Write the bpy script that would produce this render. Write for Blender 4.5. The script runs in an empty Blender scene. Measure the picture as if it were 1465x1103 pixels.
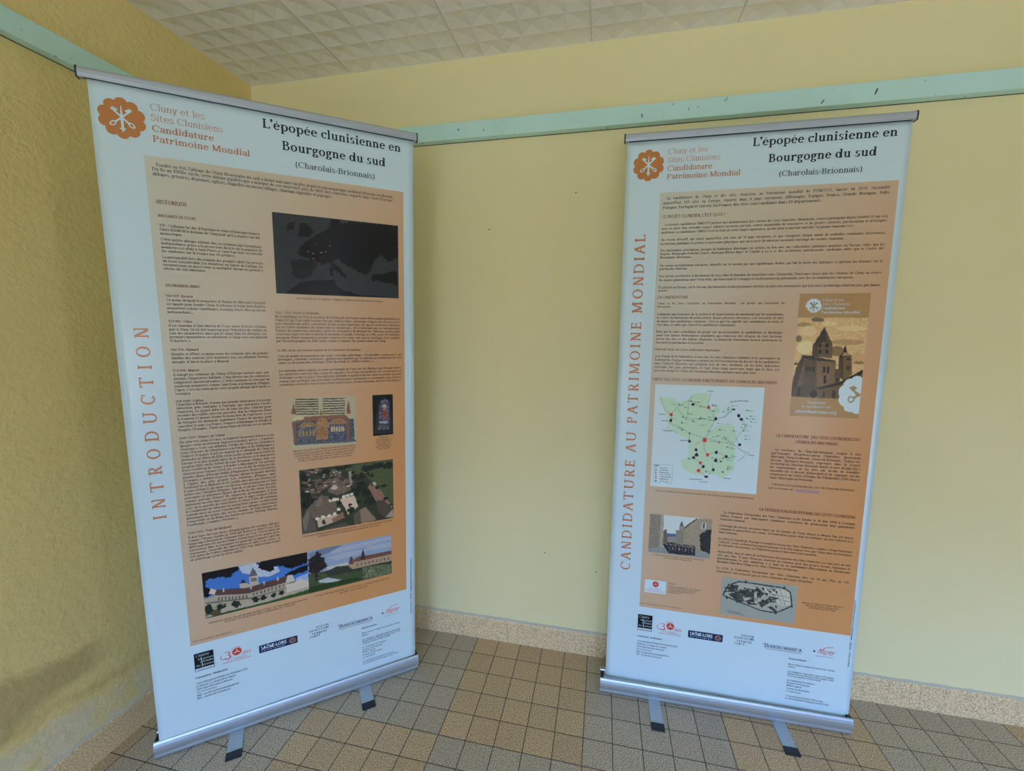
import bpy, math, random
import numpy as np
from mathutils import Matrix, Vector

# ---------------------------------------------------------------- camera
C = bpy.context.scene
COL = C.collection
cam_data = bpy.data.cameras.new('camera')
cam = bpy.data.objects.new('camera', cam_data)
COL.objects.link(cam)
R_ = Vector((0.97761013, 0.21023322, 0.00896866))
U_ = Vector((-0.03490393, 0.11998139, 0.99216238))
F_ = Vector((-0.20750941, 0.97026103, -0.12463298))
cam.matrix_world = Matrix(((R_.x, U_.x, -F_.x, 0.523178), (R_.y, U_.y, -F_.y, -1.756837), (R_.z, U_.z, -F_.z, 1.412019), (0, 0, 0, 1)))
cam_data.sensor_fit = 'HORIZONTAL'
cam_data.sensor_width = 36.0
cam_data.lens = 609.94 / 1465 * 36.0
cam_data.clip_start = 0.02
C.camera = cam
# ---------------------------------------------------------------- sky, daylight, exposure
C.view_settings.view_transform = 'Standard'
C.view_settings.look = 'None'
C.view_settings.gamma = 1.0
C.view_settings.use_curve_mapping = False
C.view_settings.exposure = 0.0
C.cycles.use_denoising = True
C.cycles.max_bounces = 10
C.cycles.diffuse_bounces = 6
SKY_STRENGTH = 5.3
world = bpy.data.worlds.new('sky')
C.world = world
world.use_nodes = True
wn, wl = world.node_tree.nodes, world.node_tree.links
wn.clear()
w_out = wn.new('ShaderNodeOutputWorld'); w_bg = wn.new('ShaderNodeBackground')
w_tc = wn.new('ShaderNodeTexCoord'); w_sep = wn.new('ShaderNodeSeparateXYZ'); w_ramp = wn.new('ShaderNodeValToRGB')
wl.new(w_tc.outputs['Generated'], w_sep.inputs[0]); wl.new(w_sep.outputs['Z'], w_ramp.inputs[0])
wl.new(w_ramp.outputs[0], w_bg.inputs[0]); wl.new(w_bg.outputs[0], w_out.inputs[0])
w_bg.inputs[1].default_value = SKY_STRENGTH
SKY_LOW, SKY_HIGH, SUN = (0.15, 0.10, 0.06), (1.18, 1.97, 3.80), (0.80, 0.50, 0.12)
er = w_ramp.color_ramp                                      # hazy light low down, blue above
er.elements[0].position = 0.09; er.elements[0].color = (*SKY_LOW, 1)
er.elements[1].position = 0.30; er.elements[1].color = (*SKY_HIGH, 1)
sun_d = bpy.data.lights.new('sun', 'SUN'); sun_d.energy = 40.0; sun_d.angle = 0.01; sun_d.color = SUN
sun = bpy.data.objects.new('sun', sun_d); COL.objects.link(sun); sun.rotation_euler = (math.radians(36), 0, math.radians(190))   # behind the house: it only reaches the yard
# windows of the wall behind the camera: (x0, x1, z0, z1), wall at y = REAR
REAR, XL, XR, ZC = -4.6, -1.06, 3.5, 2.489
WINDOWS = [(-0.35, 0.90, 0.03, 2.42), (1.35, 2.2, 0.95, 2.3), (2.85, 3.3, 0.03, 2.42)]
ADDED_SIDE_WINDOW = (-1.9, -1.1, 0.03, 1.15)     # unseen low window, added to brighten the lower right: (y0, y1, z0, z1)
for (x0, x1, z0, z1) in WINDOWS:          # portals: they only guide the sky's own light through the openings
    ld = bpy.data.lights.new('window_portal', 'AREA'); ld.shape = 'RECTANGLE'; ld.size = x1 - x0; ld.size_y = z1 - z0
    ld.cycles.is_portal = True
    lo = bpy.data.objects.new('window_portal', ld); COL.objects.link(lo)
    lo.location = ((x0 + x1) / 2, REAR + 0.02, (z0 + z1) / 2); lo.rotation_euler = (math.radians(90), 0, 0)
ld = bpy.data.lights.new('window_portal', 'AREA'); ld.shape = 'RECTANGLE'; ld.size = ADDED_SIDE_WINDOW[3] - ADDED_SIDE_WINDOW[2]; ld.size_y = ADDED_SIDE_WINDOW[1] - ADDED_SIDE_WINDOW[0]; ld.cycles.is_portal = True
lo = bpy.data.objects.new('window_portal', ld); COL.objects.link(lo); lo.location = (XR - .02, (ADDED_SIDE_WINDOW[0] + ADDED_SIDE_WINDOW[1])/2, (ADDED_SIDE_WINDOW[2] + ADDED_SIDE_WINDOW[3])/2); lo.rotation_euler = (0, math.radians(90), 0)

# ---------------------------------------------------------------- helpers
def lin(c):
    return tuple(((v / 255) / 12.92 if v / 255 <= 0.04045 else ((v / 255 + 0.055) / 1.055) ** 2.4) for v in c)
def link(name, me, mat=None, parent=None):
    o = bpy.data.objects.new(name, me); COL.objects.link(o)
    if mat is not None:
        for m_ in (mat if isinstance(mat, (list, tuple)) else [mat]): me.materials.append(m_)
    if parent is not None: o.parent = parent
    return o
def mesh(name, verts, faces, mat=None, parent=None, smooth=False, mi=None):
    me = bpy.data.meshes.new(name); me.from_pydata([tuple(v) for v in verts], [], faces); me.update()
    o = link(name, me, mat, parent)
    if smooth: me.polygons.foreach_set('use_smooth', [True] * len(me.polygons))
    if mi is not None: me.polygons.foreach_set('material_index', mi)
    return o
class MB:
    def __init__(s): s.v = []; s.f = []; s.m = []
    def add(s, vs, fs, m=0):
        b = len(s.v); s.v += [tuple(v) for v in vs]; s.f += [tuple(b + i for i in f) for f in fs]; s.m += [m] * len(fs)
    def box(s, x0, x1, y0, y1, z0, z1, m=0):
        s.add([(x0,y0,z0),(x1,y0,z0),(x1,y1,z0),(x0,y1,z0),(x0,y0,z1),(x1,y0,z1),(x1,y1,z1),(x0,y1,z1)],
              [(0,3,2,1),(4,5,6,7),(0,1,5,4),(1,2,6,5),(2,3,7,6),(3,0,4,7)], m)
    def prism(s, prof, a, b, m=0, caps=True):         # profile in (y, z), extruded along x from a to b
        n = len(prof); vs = [(a, y, z) for y, z in prof] + [(b, y, z) for y, z in prof]
        fs = [(i, (i + 1) % n, n + (i + 1) % n, n + i) for i in range(n)]
        if caps: fs += [tuple(range(n - 1, -1, -1)), tuple(range(n, 2 * n))]
        s.add(vs, fs, m)
    def tube(s, p0, p1, r, n=16, m=0):
        p0, p1 = Vector(p0), Vector(p1); d = (p1 - p0).normalized(); a = d.orthogonal().normalized(); b = d.cross(a)
        vs = [p + r * (math.cos(2*math.pi*i/n) * a + math.sin(2*math.pi*i/n) * b) for p in (p0, p1) for i in range(n)]
        s.add(vs, [(i, (i+1) % n, n + (i+1) % n, n + i) for i in range(n)] + [tuple(range(n-1, -1, -1)), tuple(range(n, 2*n))], m)
    def build(s, name, mat, parent=None, smooth=False): return mesh(name, s.v, s.f, mat, parent, smooth, s.m)
def structure(o): o['kind'] = 'structure'; return o
def bevel(o, w=0.002, seg=2):
    b = o.modifiers.new('bevel', 'BEVEL'); b.width = w; b.segments = seg; b.limit_method = 'ANGLE'; return o

# ---------------------------------------------------------------- materials
class NT:
    def __init__(s, name):
        s.m = bpy.data.materials.new(name); s.m.use_nodes = True; s.t = s.m.node_tree
        s.b = s.t.nodes['Principled BSDF']
    def n(s, kind, **kw):
        q = s.t.nodes.new('ShaderNode' + kind)
        for k, v in kw.items(): setattr(q, k, v)
        return q
    def set(s, inp, v):
        if hasattr(v, 'is_linked') or isinstance(v, bpy.types.NodeSocket): s.t.links.new(v, inp)
        else: inp.default_value = v
    def math(s, op, a, b=None, c=None):
        q = s.n('Math', operation=op); s.set(q.inputs[0], a)
        if b is not None: s.set(q.inputs[1], b)
        if c is not None: s.set(q.inputs[2], c)
        return q.outputs[0]
    def mix(s, f, a, b, mode='MIX'):
        q = s.n('Mix', data_type='RGBA', blend_type=mode); s.set(q.inputs[0], f); s.set(q.inputs[6], a); s.set(q.inputs[7], b); return q.outputs[2]
    def noise(s, vec, scale, detail=3, rough=0.5):
        q = s.n('TexNoise'); s.t.links.new(vec, q.inputs['Vector']); q.inputs['Scale'].default_value = scale
        q.inputs['Detail'].default_value = detail; q.inputs['Roughness'].default_value = rough; return q.outputs['Fac']
    def maprange(s, v, a, b, c=0.0, d=1.0, smooth=False):
        q = s.n('MapRange'); q.interpolation_type = 'SMOOTHSTEP' if smooth else 'LINEAR'
        s.set(q.inputs[0], v)
        for i, x in enumerate((a, b, c, d)): q.inputs[i + 1].default_value = x
        return q.outputs[0]
    def ramp(s, v, stops):
        q = s.n('ValToRGB'); s.set(q.inputs[0], v); e = q.color_ramp.elements
        while len(e) < len(stops): e.new(0.5)
        for i, (p, c) in enumerate(stops): e[i].position = p; e[i].color = (*c[:3], 1)
        return q.outputs[0]
    def pos(s): return s.n('NewGeometry').outputs['Position']
    def sep(s, v): q = s.n('SeparateXYZ'); s.t.links.new(v, q.inputs[0]); return q.outputs
    def bump(s, h, strength, dist=0.01):
        q = s.n('Bump'); s.set(q.inputs['Height'], h); q.inputs['Strength'].default_value = strength; q.inputs['Distance'].default_value = dist
        s.t.links.new(q.outputs[0], s.b.inputs['Normal'])
    def done(s, col=None, rough=0.6, metal=0.0, spec=0.5):
        if col is not None: s.set(s.b.inputs['Base Color'], col if not isinstance(col, tuple) else (*col[:3], 1))
        s.set(s.b.inputs['Roughness'], rough); s.b.inputs['Metallic'].default_value = metal; s.b.inputs['Specular IOR Level'].default_value = spec
        return s.m
def plain(name, col, rough=0.5, metal=0.0, spec=0.5): return NT(name).done(tuple(col), rough, metal, spec)

YELLOW = (0.80, 0.70, 0.36)
def wall_paint(name, bump, stains=False):
    t = NT(name); p = t.pos()
    big = t.maprange(t.noise(p, 1.6, 4), 0.3, 0.7)
    col = t.mix(big, (0.90, 0.79, 0.41, 1), (0.92, 0.82, 0.45, 1)) if not stains else t.mix(big, (0.86, 0.68, 0.27, 1), (0.90, 0.73, 0.31, 1))
    if stains:                                           # damp patch at the foot of the rough wall: pale bloom, yellow tide marks; plus a soft darker band above
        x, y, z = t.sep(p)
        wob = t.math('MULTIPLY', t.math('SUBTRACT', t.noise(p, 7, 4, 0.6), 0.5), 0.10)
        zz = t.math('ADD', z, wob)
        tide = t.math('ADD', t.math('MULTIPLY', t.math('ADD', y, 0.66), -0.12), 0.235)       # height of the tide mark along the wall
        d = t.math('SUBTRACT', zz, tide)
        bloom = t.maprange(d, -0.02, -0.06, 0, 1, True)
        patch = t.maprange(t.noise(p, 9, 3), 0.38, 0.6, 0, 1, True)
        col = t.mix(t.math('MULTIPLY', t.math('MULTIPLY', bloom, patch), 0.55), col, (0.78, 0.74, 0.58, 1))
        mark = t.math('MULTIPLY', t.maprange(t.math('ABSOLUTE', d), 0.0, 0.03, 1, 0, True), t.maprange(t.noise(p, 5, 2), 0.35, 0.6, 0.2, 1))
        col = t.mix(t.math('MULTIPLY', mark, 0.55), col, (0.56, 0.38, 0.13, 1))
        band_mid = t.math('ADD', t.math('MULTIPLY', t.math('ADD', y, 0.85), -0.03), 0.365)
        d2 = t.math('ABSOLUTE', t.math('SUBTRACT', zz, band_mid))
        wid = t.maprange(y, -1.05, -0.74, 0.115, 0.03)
        dark_band = t.math('MULTIPLY', t.maprange(t.math('DIVIDE', d2, wid), 0.45, 1.15, 1, 0, True), t.math('MULTIPLY', t.maprange(y, -0.72, -0.86, 0, 1, True), t.maprange(y, -1.45, -1.15, 0, 1, True)))
        col = t.mix(t.math('MULTIPLY', dark_band, 0.55), col, (0.40, 0.29, 0.12, 1))
    t.set(t.b.inputs['Base Color'], col)
    if bump > 0.3:
        h = t.math('ADD', t.noise(p, 55, 4, 0.6), t.math('MULTIPLY', t.noise(p, 20, 2), 0.8))
        t.bump(h, bump, 0.012)
    else:
        t.bump(t.noise(p, 90, 3), bump, 0.004)
    return t.done(None, 0.75, 0, 0.3)
M_wall = wall_paint('yellow_wall_paint', 0.15)
M_wall_unseen = plain('unseen_wall_darkened', (0.34, 0.27, 0.15), 0.8)  # tone of the unseen walls, darkened to cut bounced light
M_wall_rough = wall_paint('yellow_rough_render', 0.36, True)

def floor_mat():
    t = NT('floor_tiles'); p = t.pos(); x, y, z = t.sep(p)
    ny = t.math('MULTIPLY', y, -1.0)
    bx = t.math('FLOOR', t.math('MULTIPLY', x, 2.0)); by = t.math('FLOOR', t.math('MULTIPLY', ny, 2.0))
    par = t.math('FLOORED_MODULO', t.math('ADD', bx, by), 2.0)        # 0: warm block, 1: grey block (5 x 5 tiles each)
    tx = t.math('FLOOR', t.math('MULTIPLY', x, 10.0)); ty = t.math('FLOOR', t.math('MULTIPLY', ny, 10.0))
    cv = t.n('CombineXYZ'); t.set(cv.inputs[0], tx); t.set(cv.inputs[1], ty)
    wn_ = t.n('TexWhiteNoise'); wn_.noise_dimensions = '2D'; t.t.links.new(cv.outputs[0], wn_.inputs['Vector'])
    rnd = wn_.outputs['Value']
    warm = t.mix(rnd, (0.68, 0.465, 0.24, 1), (0.79, 0.55, 0.285, 1)); cool = t.mix(rnd, (0.56, 0.47, 0.33, 1), (0.64, 0.54, 0.38, 1))
    base = t.mix(par, warm, cool)
    sp = t.noise(p, 280, 2, 0.75); base = t.mix(t.maprange(sp, 0.44, 0.62, 0.0, 0.9), base, (0.075, 0.066, 0.055, 1))
    sp2 = t.noise(p, 340, 1, 0.5); base = t.mix(t.maprange(sp2, 0.56, 0.68, 0.0, 0.6), base, (0.95, 0.80, 0.56, 1))
    wobx = t.math('MULTIPLY', t.math('SUBTRACT', t.noise(p, 30, 2), 0.5), 0.0022)
    gx = t.math('ABSOLUTE', t.math('SUBTRACT', t.math('FRACT', t.math('ADD', t.math('MULTIPLY', t.math('ADD', x, wobx), 10.0), 0.5)), 0.5))
    gy = t.math('ABSOLUTE', t.math('SUBTRACT', t.math('FRACT', t.math('ADD', t.math('MULTIPLY', t.math('ADD', ny, wobx), 10.0), 0.5)), 0.5))
    g = t.math('MINIMUM', gx, gy)
    grout = t.maprange(g, 0.010, 0.017, 1, 0)
    col = t.mix(grout, base, (0.060, 0.048, 0.036, 1))
    t.set(t.b.inputs['Base Color'], col)
    t.bump(t.maprange(g, 0.008, 0.03, 0, 1), 0.35, 0.002)
    return t.done(None, 0.62, 0, 0.35)
M_floor = floor_mat()
def granite_mat():
    t = NT('speckled_skirting'); p = t.pos(); n1 = t.noise(p, 230, 3, 0.8); n2 = t.noise(p, 4, 3)
    c = t.ramp(n1, [(0.32, (0.16, 0.095, 0.045)), (0.45, (0.74, 0.50, 0.25)), (0.54, (0.92, 0.69, 0.37)), (0.70, (0.98, 0.88, 0.62))])
    c = t.mix(t.math('MULTIPLY', t.maprange(n2, 0.4, 0.7), 0.3), c, (0.72, 0.56, 0.33, 1))
    x, y, z = t.sep(p)
    t.set(t.b.inputs['Base Color'], c); t.bump(n1, 0.1, 0.002)
    return t.done(None, 0.5, 0, 0.4)
M_granite = granite_mat()
def ceil_mat():
    t = NT('ceiling_tile_white'); p = t.pos()
    c = t.mix(t.maprange(t.noise(p, 3, 3), 0.35, 0.65), (0.87, 0.82, 0.71, 1), (0.92, 0.87, 0.75, 1))
    t.set(t.b.inputs['Base Color'], c); t.bump(t.noise(p, 160, 2), 0.1, 0.003)
    return t.done(None, 0.8, 0, 0.2)
M_ceil = ceil_mat()
def rail_mat():
    t = NT('pale_green_paint'); p = t.pos()
    c = t.mix(t.maprange(t.noise(p, 6, 4), 0.3, 0.7), (0.58, 0.86, 0.74, 1), (0.63, 0.90, 0.79, 1))
    c = t.mix(t.maprange(t.noise(p, 42, 2), 0.70, 0.74, 0, 0.6), c, (0.22, 0.27, 0.2, 1))
    t.set(t.b.inputs['Base Color'], c); t.bump(t.noise(p, 30, 3), 0.1, 0.004)
    return t.done(None, 0.5, 0, 0.4)
M_rail = rail_mat()
M_caulk = plain('white_caulk', (0.58, 0.54, 0.42), 0.7)
M_darkmark = plain('dark_hole', (0.13, 0.15, 0.12), 0.8)
M_joint = plain('dark_gap', (0.10, 0.08, 0.05), 0.9)
M_alu = None
def alu_mat():
    t = NT('brushed_aluminium'); tc = t.n('TexCoord').outputs['Object']
    mp = t.n('Mapping'); t.t.links.new(tc, mp.inputs[0]); mp.inputs['Scale'].default_value = (3, 400, 400)
    n_ = t.noise(mp.outputs[0], 1.0, 2)
    t.set(t.b.inputs['Base Color'], t.mix(n_, (0.52, 0.58, 0.62, 1), (0.58, 0.64, 0.68, 1)))
    return t.done(None, t.maprange(n_, 0.2, 0.8, 0.38, 0.46), 0.75, 0.5)
M_alu = alu_mat()
M_foot = plain('painted_grey_metal', (0.45, 0.53, 0.58), 0.45, 0.3)
M_black = plain('black_plastic', (0.012, 0.016, 0.022), 0.4)
M_frame = plain('white_window_frame', (0.7, 0.7, 0.68), 0.5)
M_ground = plain('outdoor_ground', (0.30, 0.30, 0.24), 0.9)

WHITE_ALB = (0.69, 0.855, 0.87)                           # the bluish white of the printed cloth
REF = lin((154, 174, 182))                                # how that white reads in the photograph
def ink(c):                                               # print colour read off the photograph -> reflectance
    return tuple(min(0.9, a / r * w) for a, r, w in zip(lin(c), REF, WHITE_ALB))
GLOSS = 0.19
def print_mat(name, c): return plain(name, c, GLOSS, 0, 0.42)
M_white = print_mat('banner_white', WHITE_ALB)
INK_OWN = dict(white=tuple(a*1.03 for a in WHITE_ALB), emblem=(0.62, 0.24, 0.065))
M_ink = {k: print_mat('ink_' + k, INK_OWN.get(k) or ink(v)) for k, v in dict(
    black=(34, 40, 48), body=(60, 50, 42), brown=(96, 50, 38), orange=(150, 102, 72), emblem=(190, 110, 52), pale=(196, 150, 116), white=(168, 196, 222),
    red=(205, 52, 48), navy=(24, 32, 68), blue=(86, 90, 150), dark=(14, 16, 22), gold=(150, 110, 70), footer=(40, 48, 66), caption=(44, 36, 32), tan=(206, 188, 160)).items()}
def vcol_mat(name):
    t = NT(name); a = t.n('VertexColor'); a.layer_name = 'print'
    t.t.links.new(a.outputs[0], t.b.inputs['Base Color'])
    return t.done(None, GLOSS, 0, 0.42)
M_photo = vcol_mat('printed_picture')

# ================================================================ the room
structure(mesh('floor', [(XL-.1, REAR-.1, 0), (XR+.1, REAR-.1, 0), (XR+.1, .1, 0), (XL-.1, .1, 0), (XL-.1, REAR-.1, -.1), (XR+.1, REAR-.1, -.1), (XR+.1, .1, -.1), (XL-.1, .1, -.1)],
     [(0,1,2,3), (7,6,5,4), (0,4,5,1), (1,5,6,2), (2,6,7,3), (3,7,4,0)], M_floor))
m = MB(); m.box(XL-.15, XR+.15, .005, .155, 0, ZC+.1); structure(m.build('wall_back', M_wall))
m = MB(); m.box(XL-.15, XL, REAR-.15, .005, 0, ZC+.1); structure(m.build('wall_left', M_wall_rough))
m = MB(); y0, y1, z0, z1 = ADDED_SIDE_WINDOW
m.box(XR, XR+.15, REAR-.15, y0, 0, ZC+.1); m.box(XR, XR+.15, y1, .005, 0, ZC+.1); m.box(XR, XR+.15, y0, y1, 0, z0); m.box(XR, XR+.15, y0, y1, z1, ZC+.1)
structure(m.build('wall_right', M_wall_unseen))
m = MB(); a, b = XR+.06, XR+.11
m.box(a, b, y0, y0+.05, z0, z1); m.box(a, b, y1-.05, y1, z0, z1); m.box(a, b, y0, y1, z0, z0+.05); m.box(a, b, y0, y1, z1-.05, z1)
structure(m.build('window_4', M_frame))  # frame of the side window added for its light
m = MB(); xs = XL
for (x0, x1, z0, z1) in WINDOWS:
    m.box(xs, x0, REAR-.15, REAR, 0, ZC+.1); m.box(x0, x1, REAR-.15, REAR, 0, z0); m.box(x0, x1, REAR-.15, REAR, z1, ZC+.1); xs = x1
m.box(xs, XR, REAR-.15, REAR, 0, ZC+.1); structure(m.build('wall_rear', M_wall_unseen))
for i, (x0, x1, z0, z1) in enumerate(WINDOWS):
    m = MB(); a, b = REAR-.11, REAR-.06
    m.box(x0, x0+.05, a, b, z0, z1); m.box(x1-.05, x1, a, b, z0, z1); m.box(x0, x1, a, b, z0, z0+.05); m.box(x0, x1, a, b, z1-.05, z1)
    if x1 - x0 > 1: m.box((x0+x1)/2-.03, (x0+x1)/2+.03, a, b, z0, z1)
    structure(m.build('window_%d' % (i+1), M_frame))
m = MB(); m.box(-30, 30, -45, REAR-.15, -.35, -.15); m.box(XR+.15, 30, REAR-.15, 20, -.35, -.15); structure(m.build('ground', M_ground))
# ceiling: 50 cm polystyrene tiles, each pressed into 6 x 6 small pyramids
def ceiling():
    step = 0.5 / 6; nx = int(round((XR + .1 - XL) / step)) + 1; ny = int(round(-REAR / step)) + 2
    v = []; f = []; idx = {}
    def vert(k, co):
        if k not in idx: idx[k] = len(v); v.append(co)
        return idx[k]
    for i in range(nx):
        for j in range(ny):
            x0 = XL + i*step; y0 = .005 - j*step
            q = [vert((i+a, j+b), (XL + (i+a)*step, .005 - (j+b)*step, ZC)) for a, b in ((0,0),(1,0),(1,1),(0,1))]
            c = vert((i+.5, j+.5), (x0 + step/2, y0 - step/2, ZC + .0075))
            for k in range(4): f.append((q[k], q[(k+1) % 4], c))
    o = structure(mesh('ceiling', v, f, M_ceil))
    n0 = len(v)
    return o
ceil_o = ceiling()
m = MB(); m.box(XL-.15, XR+.15, REAR-.15, .155, ZC+.012, ZC+.15); structure(m.build('roof_slab', M_ceil))
m = MB()                                                   # butt joints between the ceiling tiles
for k in range(1, 10): m.box(XL+.5*k-.0012, XL+.5*k+.0012, REAR, .0, ZC-.0012, ZC+.004)
for k in range(1, 9): m.box(XL, XR, -.5*k-.0008, -.5*k+.0008, ZC-.0012, ZC+.004)
j_ = m.build('ceiling_joints', plain('tile_joint', (0.66, 0.61, 0.52), 0.9)); j_.parent = ceil_o
# skirting
def skirting(name, along_y):
    m = MB(); random.seed(3 if along_y else 5)
    L0, L1 = (REAR, .005) if along_y else (XL, XR); pos = L1 if along_y else L0
    prof = [(0, 0), (-.012, 0), (-.012, .096), (-.009, .1035), (0, .105)]
    n = 0; s = L0
    while s < L1 - .01:
        e = min(s + .4, L1)
        if along_y:
            vs = [(XL - y, s + .0006, z) for y, z in prof] + [(XL - y, e - .0006, z) for y, z in prof]
        else:
            vs = [(s + .0006, .005 + y, z) for y, z in prof] + [(e - .0006, .005 + y, z) for y, z in prof]
        k = len(prof)
        m.add(vs, [(i, (i+1) % k, k + (i+1) % k, k + i) for i in range(k)] + [tuple(range(k-1, -1, -1)), tuple(range(k, 2*k))])
        s = e
    o = structure(m.build(name, M_granite))
    cb = MB(); s = L0                                      # ragged filler bead along the top edge
    rows = []
    while s < L1:
        w = .004 + .004*random.random(); h = .003 + .005*random.random()*random.random()
        rows.append((s, w, h)); s += .02
    vs = []
    for s, w, h in rows:
        for (a, b) in ((0, .103), (w + .003, .1035), (w*.6, .105 + h*.6), (0, .105 + h)):
            vs.append((XL + a, s, b) if along_y else (s, .005 - a, b))
    fs = [(4*i + k, 4*i + k + 1, 4*i + k + 5, 4*i + k + 4) for i in range(len(rows) - 1) for k in range(3)]
    b = mesh('filler_bead', vs, fs, M_caulk, o)
    return o
skirting('baseboard_back', False); skirting('baseboard_left', True)
# picture rail: painted board on battens, a dark gap under its back edge
ZT, ZB = 2.240, 2.1765
def rail(name, along_y):
    m = MB()
    if along_y: m.box(XL, XL+.033, REAR, .005, ZB, ZT)
    else: m.box(XL+.033, XR, -.028, .005, ZB, ZT)
    o = structure(bevel(m.build(name, M_rail), .002))
    k = MB()
    if along_y: k.box(XL, XL+.0025, REAR, -.03, ZB-.0018, ZB+.001)
    else: k.box(XL+.035, XR, .0025, .005, ZB-.0018, ZB+.001)
    k.build('gap', M_joint, o)
    return o
r1 = rail('trim_1', False); rail('trim_2', True)
for (x, z, w, h, a) in ((-.075, 2.217, .008, .012, .3), (.03, 2.208, .005, .013, -.2), (.63, 2.206, .006, .022, .1), (.79, 2.214, .004, .012, .1), (1.215, 2.197, .006, .024, -.6), (1.37, 2.214, .008, .03, -.3)):
    n = 10; ca, sa = math.cos(a), math.sin(a)
    w *= .75; h *= .75; ring = [(w/2*math.cos(2*math.pi*i/n), h/2*math.sin(2*math.pi*i/n)) for i in range(n)]
    mesh('nail_mark', [(x + p*ca - q*sa, -.0283, z - .006 + p*sa + q*ca) for p, q in ring], [tuple(range(n))], M_darkmark, r1)
# hairline plaster cracks and small marks on the back wall
def crack(pts, r=.0012):
    m = MB()
    for a, b in zip(pts, pts[1:]): m.tube((a[0], .0048, a[1]), (b[0], .0048, b[1]), r, 6)
    return m
wb = bpy.data.objects['wall_back']
crack([(-.235, 2.12), (-.215, 1.98), (-.190, 1.86), (-.18, 1.74), (-.172, 1.68)]).build('plaster_crack', M_wall, wb)
crack([(-.02, 1.58), (.0, 1.52), (.05, 1.44), (.065, 1.35), (.085, 1.25), (.088, 1.15), (.06, 1.02)]).build('plaster_crack', M_wall, wb)
for x, z in ((.045, 1.83), (.395, 1.955), (.30, .45), (.525, .39)):
    n = 8; mesh('speck', [(x + .003*math.cos(2*math.pi*i/n), .0044, z + .003*math.sin(2*math.pi*i/n)) for i in range(n)], [tuple(range(n-1, -1, -1))], plain('brown_speck', (.25, .16, .07), .8), wb)

# ================================================================ lettering: a hand-built seriffed alphabet (units: 1/100 em)
class G:
    def __init__(s, w, h, n, serif): s.p = []; s.w = w; s.h = h; s.n = n; s.s = 5.0 if serif else 0.0
    def R(s, x0, y0, x1, y1): s.p.append([(x0, y0), (x1, y0), (x1, y1), (x0, y1)])
    def V(s, x, y0, y1, b='', t=''):
        s.R(x, y0, x + s.w, y1)
        if s.s:
            q = s.s; h = s.h
            for side, y, up in ((b, y0, 1), (t, y1, -1)):
                if side:
                    l = q if 'l' in side else 0; r = q if 'r' in side else 0
                    s.p.append([(x - l, y), (x + s.w + r, y), (x + s.w + r, y + up*h*.8), (x + s.w + r*.2, y + up*h*1.25), (x - l*.2, y + up*h*1.25), (x - l, y + up*h*.8)])
    def F(s, x0, x1, y, up=1):
        if s.s: s.R(x0, min(y, y + up*s.h), x1, max(y, y + up*s.h))
    def O(s, cx, cy, rx, ry, a0=0, a1=360, k=1.0, kh=1.0):
        n = max(3, int(math.ceil(s.n * abs(a1 - a0) / 360))); w = s.w*k; h = s.h*kh
        for i in range(n):
            q = []
            for a in (a0 + (a1 - a0)*i/n, a0 + (a1 - a0)*(i+1)/n):
                c, d = math.cos(math.radians(a)), math.sin(math.radians(a)); q.append(((cx + rx*c, cy + ry*d), (cx + (rx - w)*c, cy + (ry - h)*d)))
            s.p.append([q[0][0], q[1][0], q[1][1], q[0][1]])
    def D(s, x0, y0, x1, y1, t): s.p.append([(x0 - t/2, y0), (x0 + t/2, y0), (x1 + t/2, y1), (x1 - t/2, y1)])
    def dot(s, x, y, r):
        n = max(6, s.n // 2); s.p.append([(x + r*math.cos(2*math.pi*i/n), y + r*math.sin(2*math.pi*i/n)) for i in range(n)])
ACC = {'é': 'ea', 'è': 'eg', 'ê': 'ec', 'à': 'ag', 'â': 'ac', 'î': 'ıc', 'ô': 'oc', 'û': 'uc', 'ù': 'ug', 'ë': 'ed', 'ï': 'ıd', 'É': 'Ea', 'È': 'Eg', 'Ô': 'Oc', 'Â': 'Ac', 'ç': 'c,'}
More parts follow.
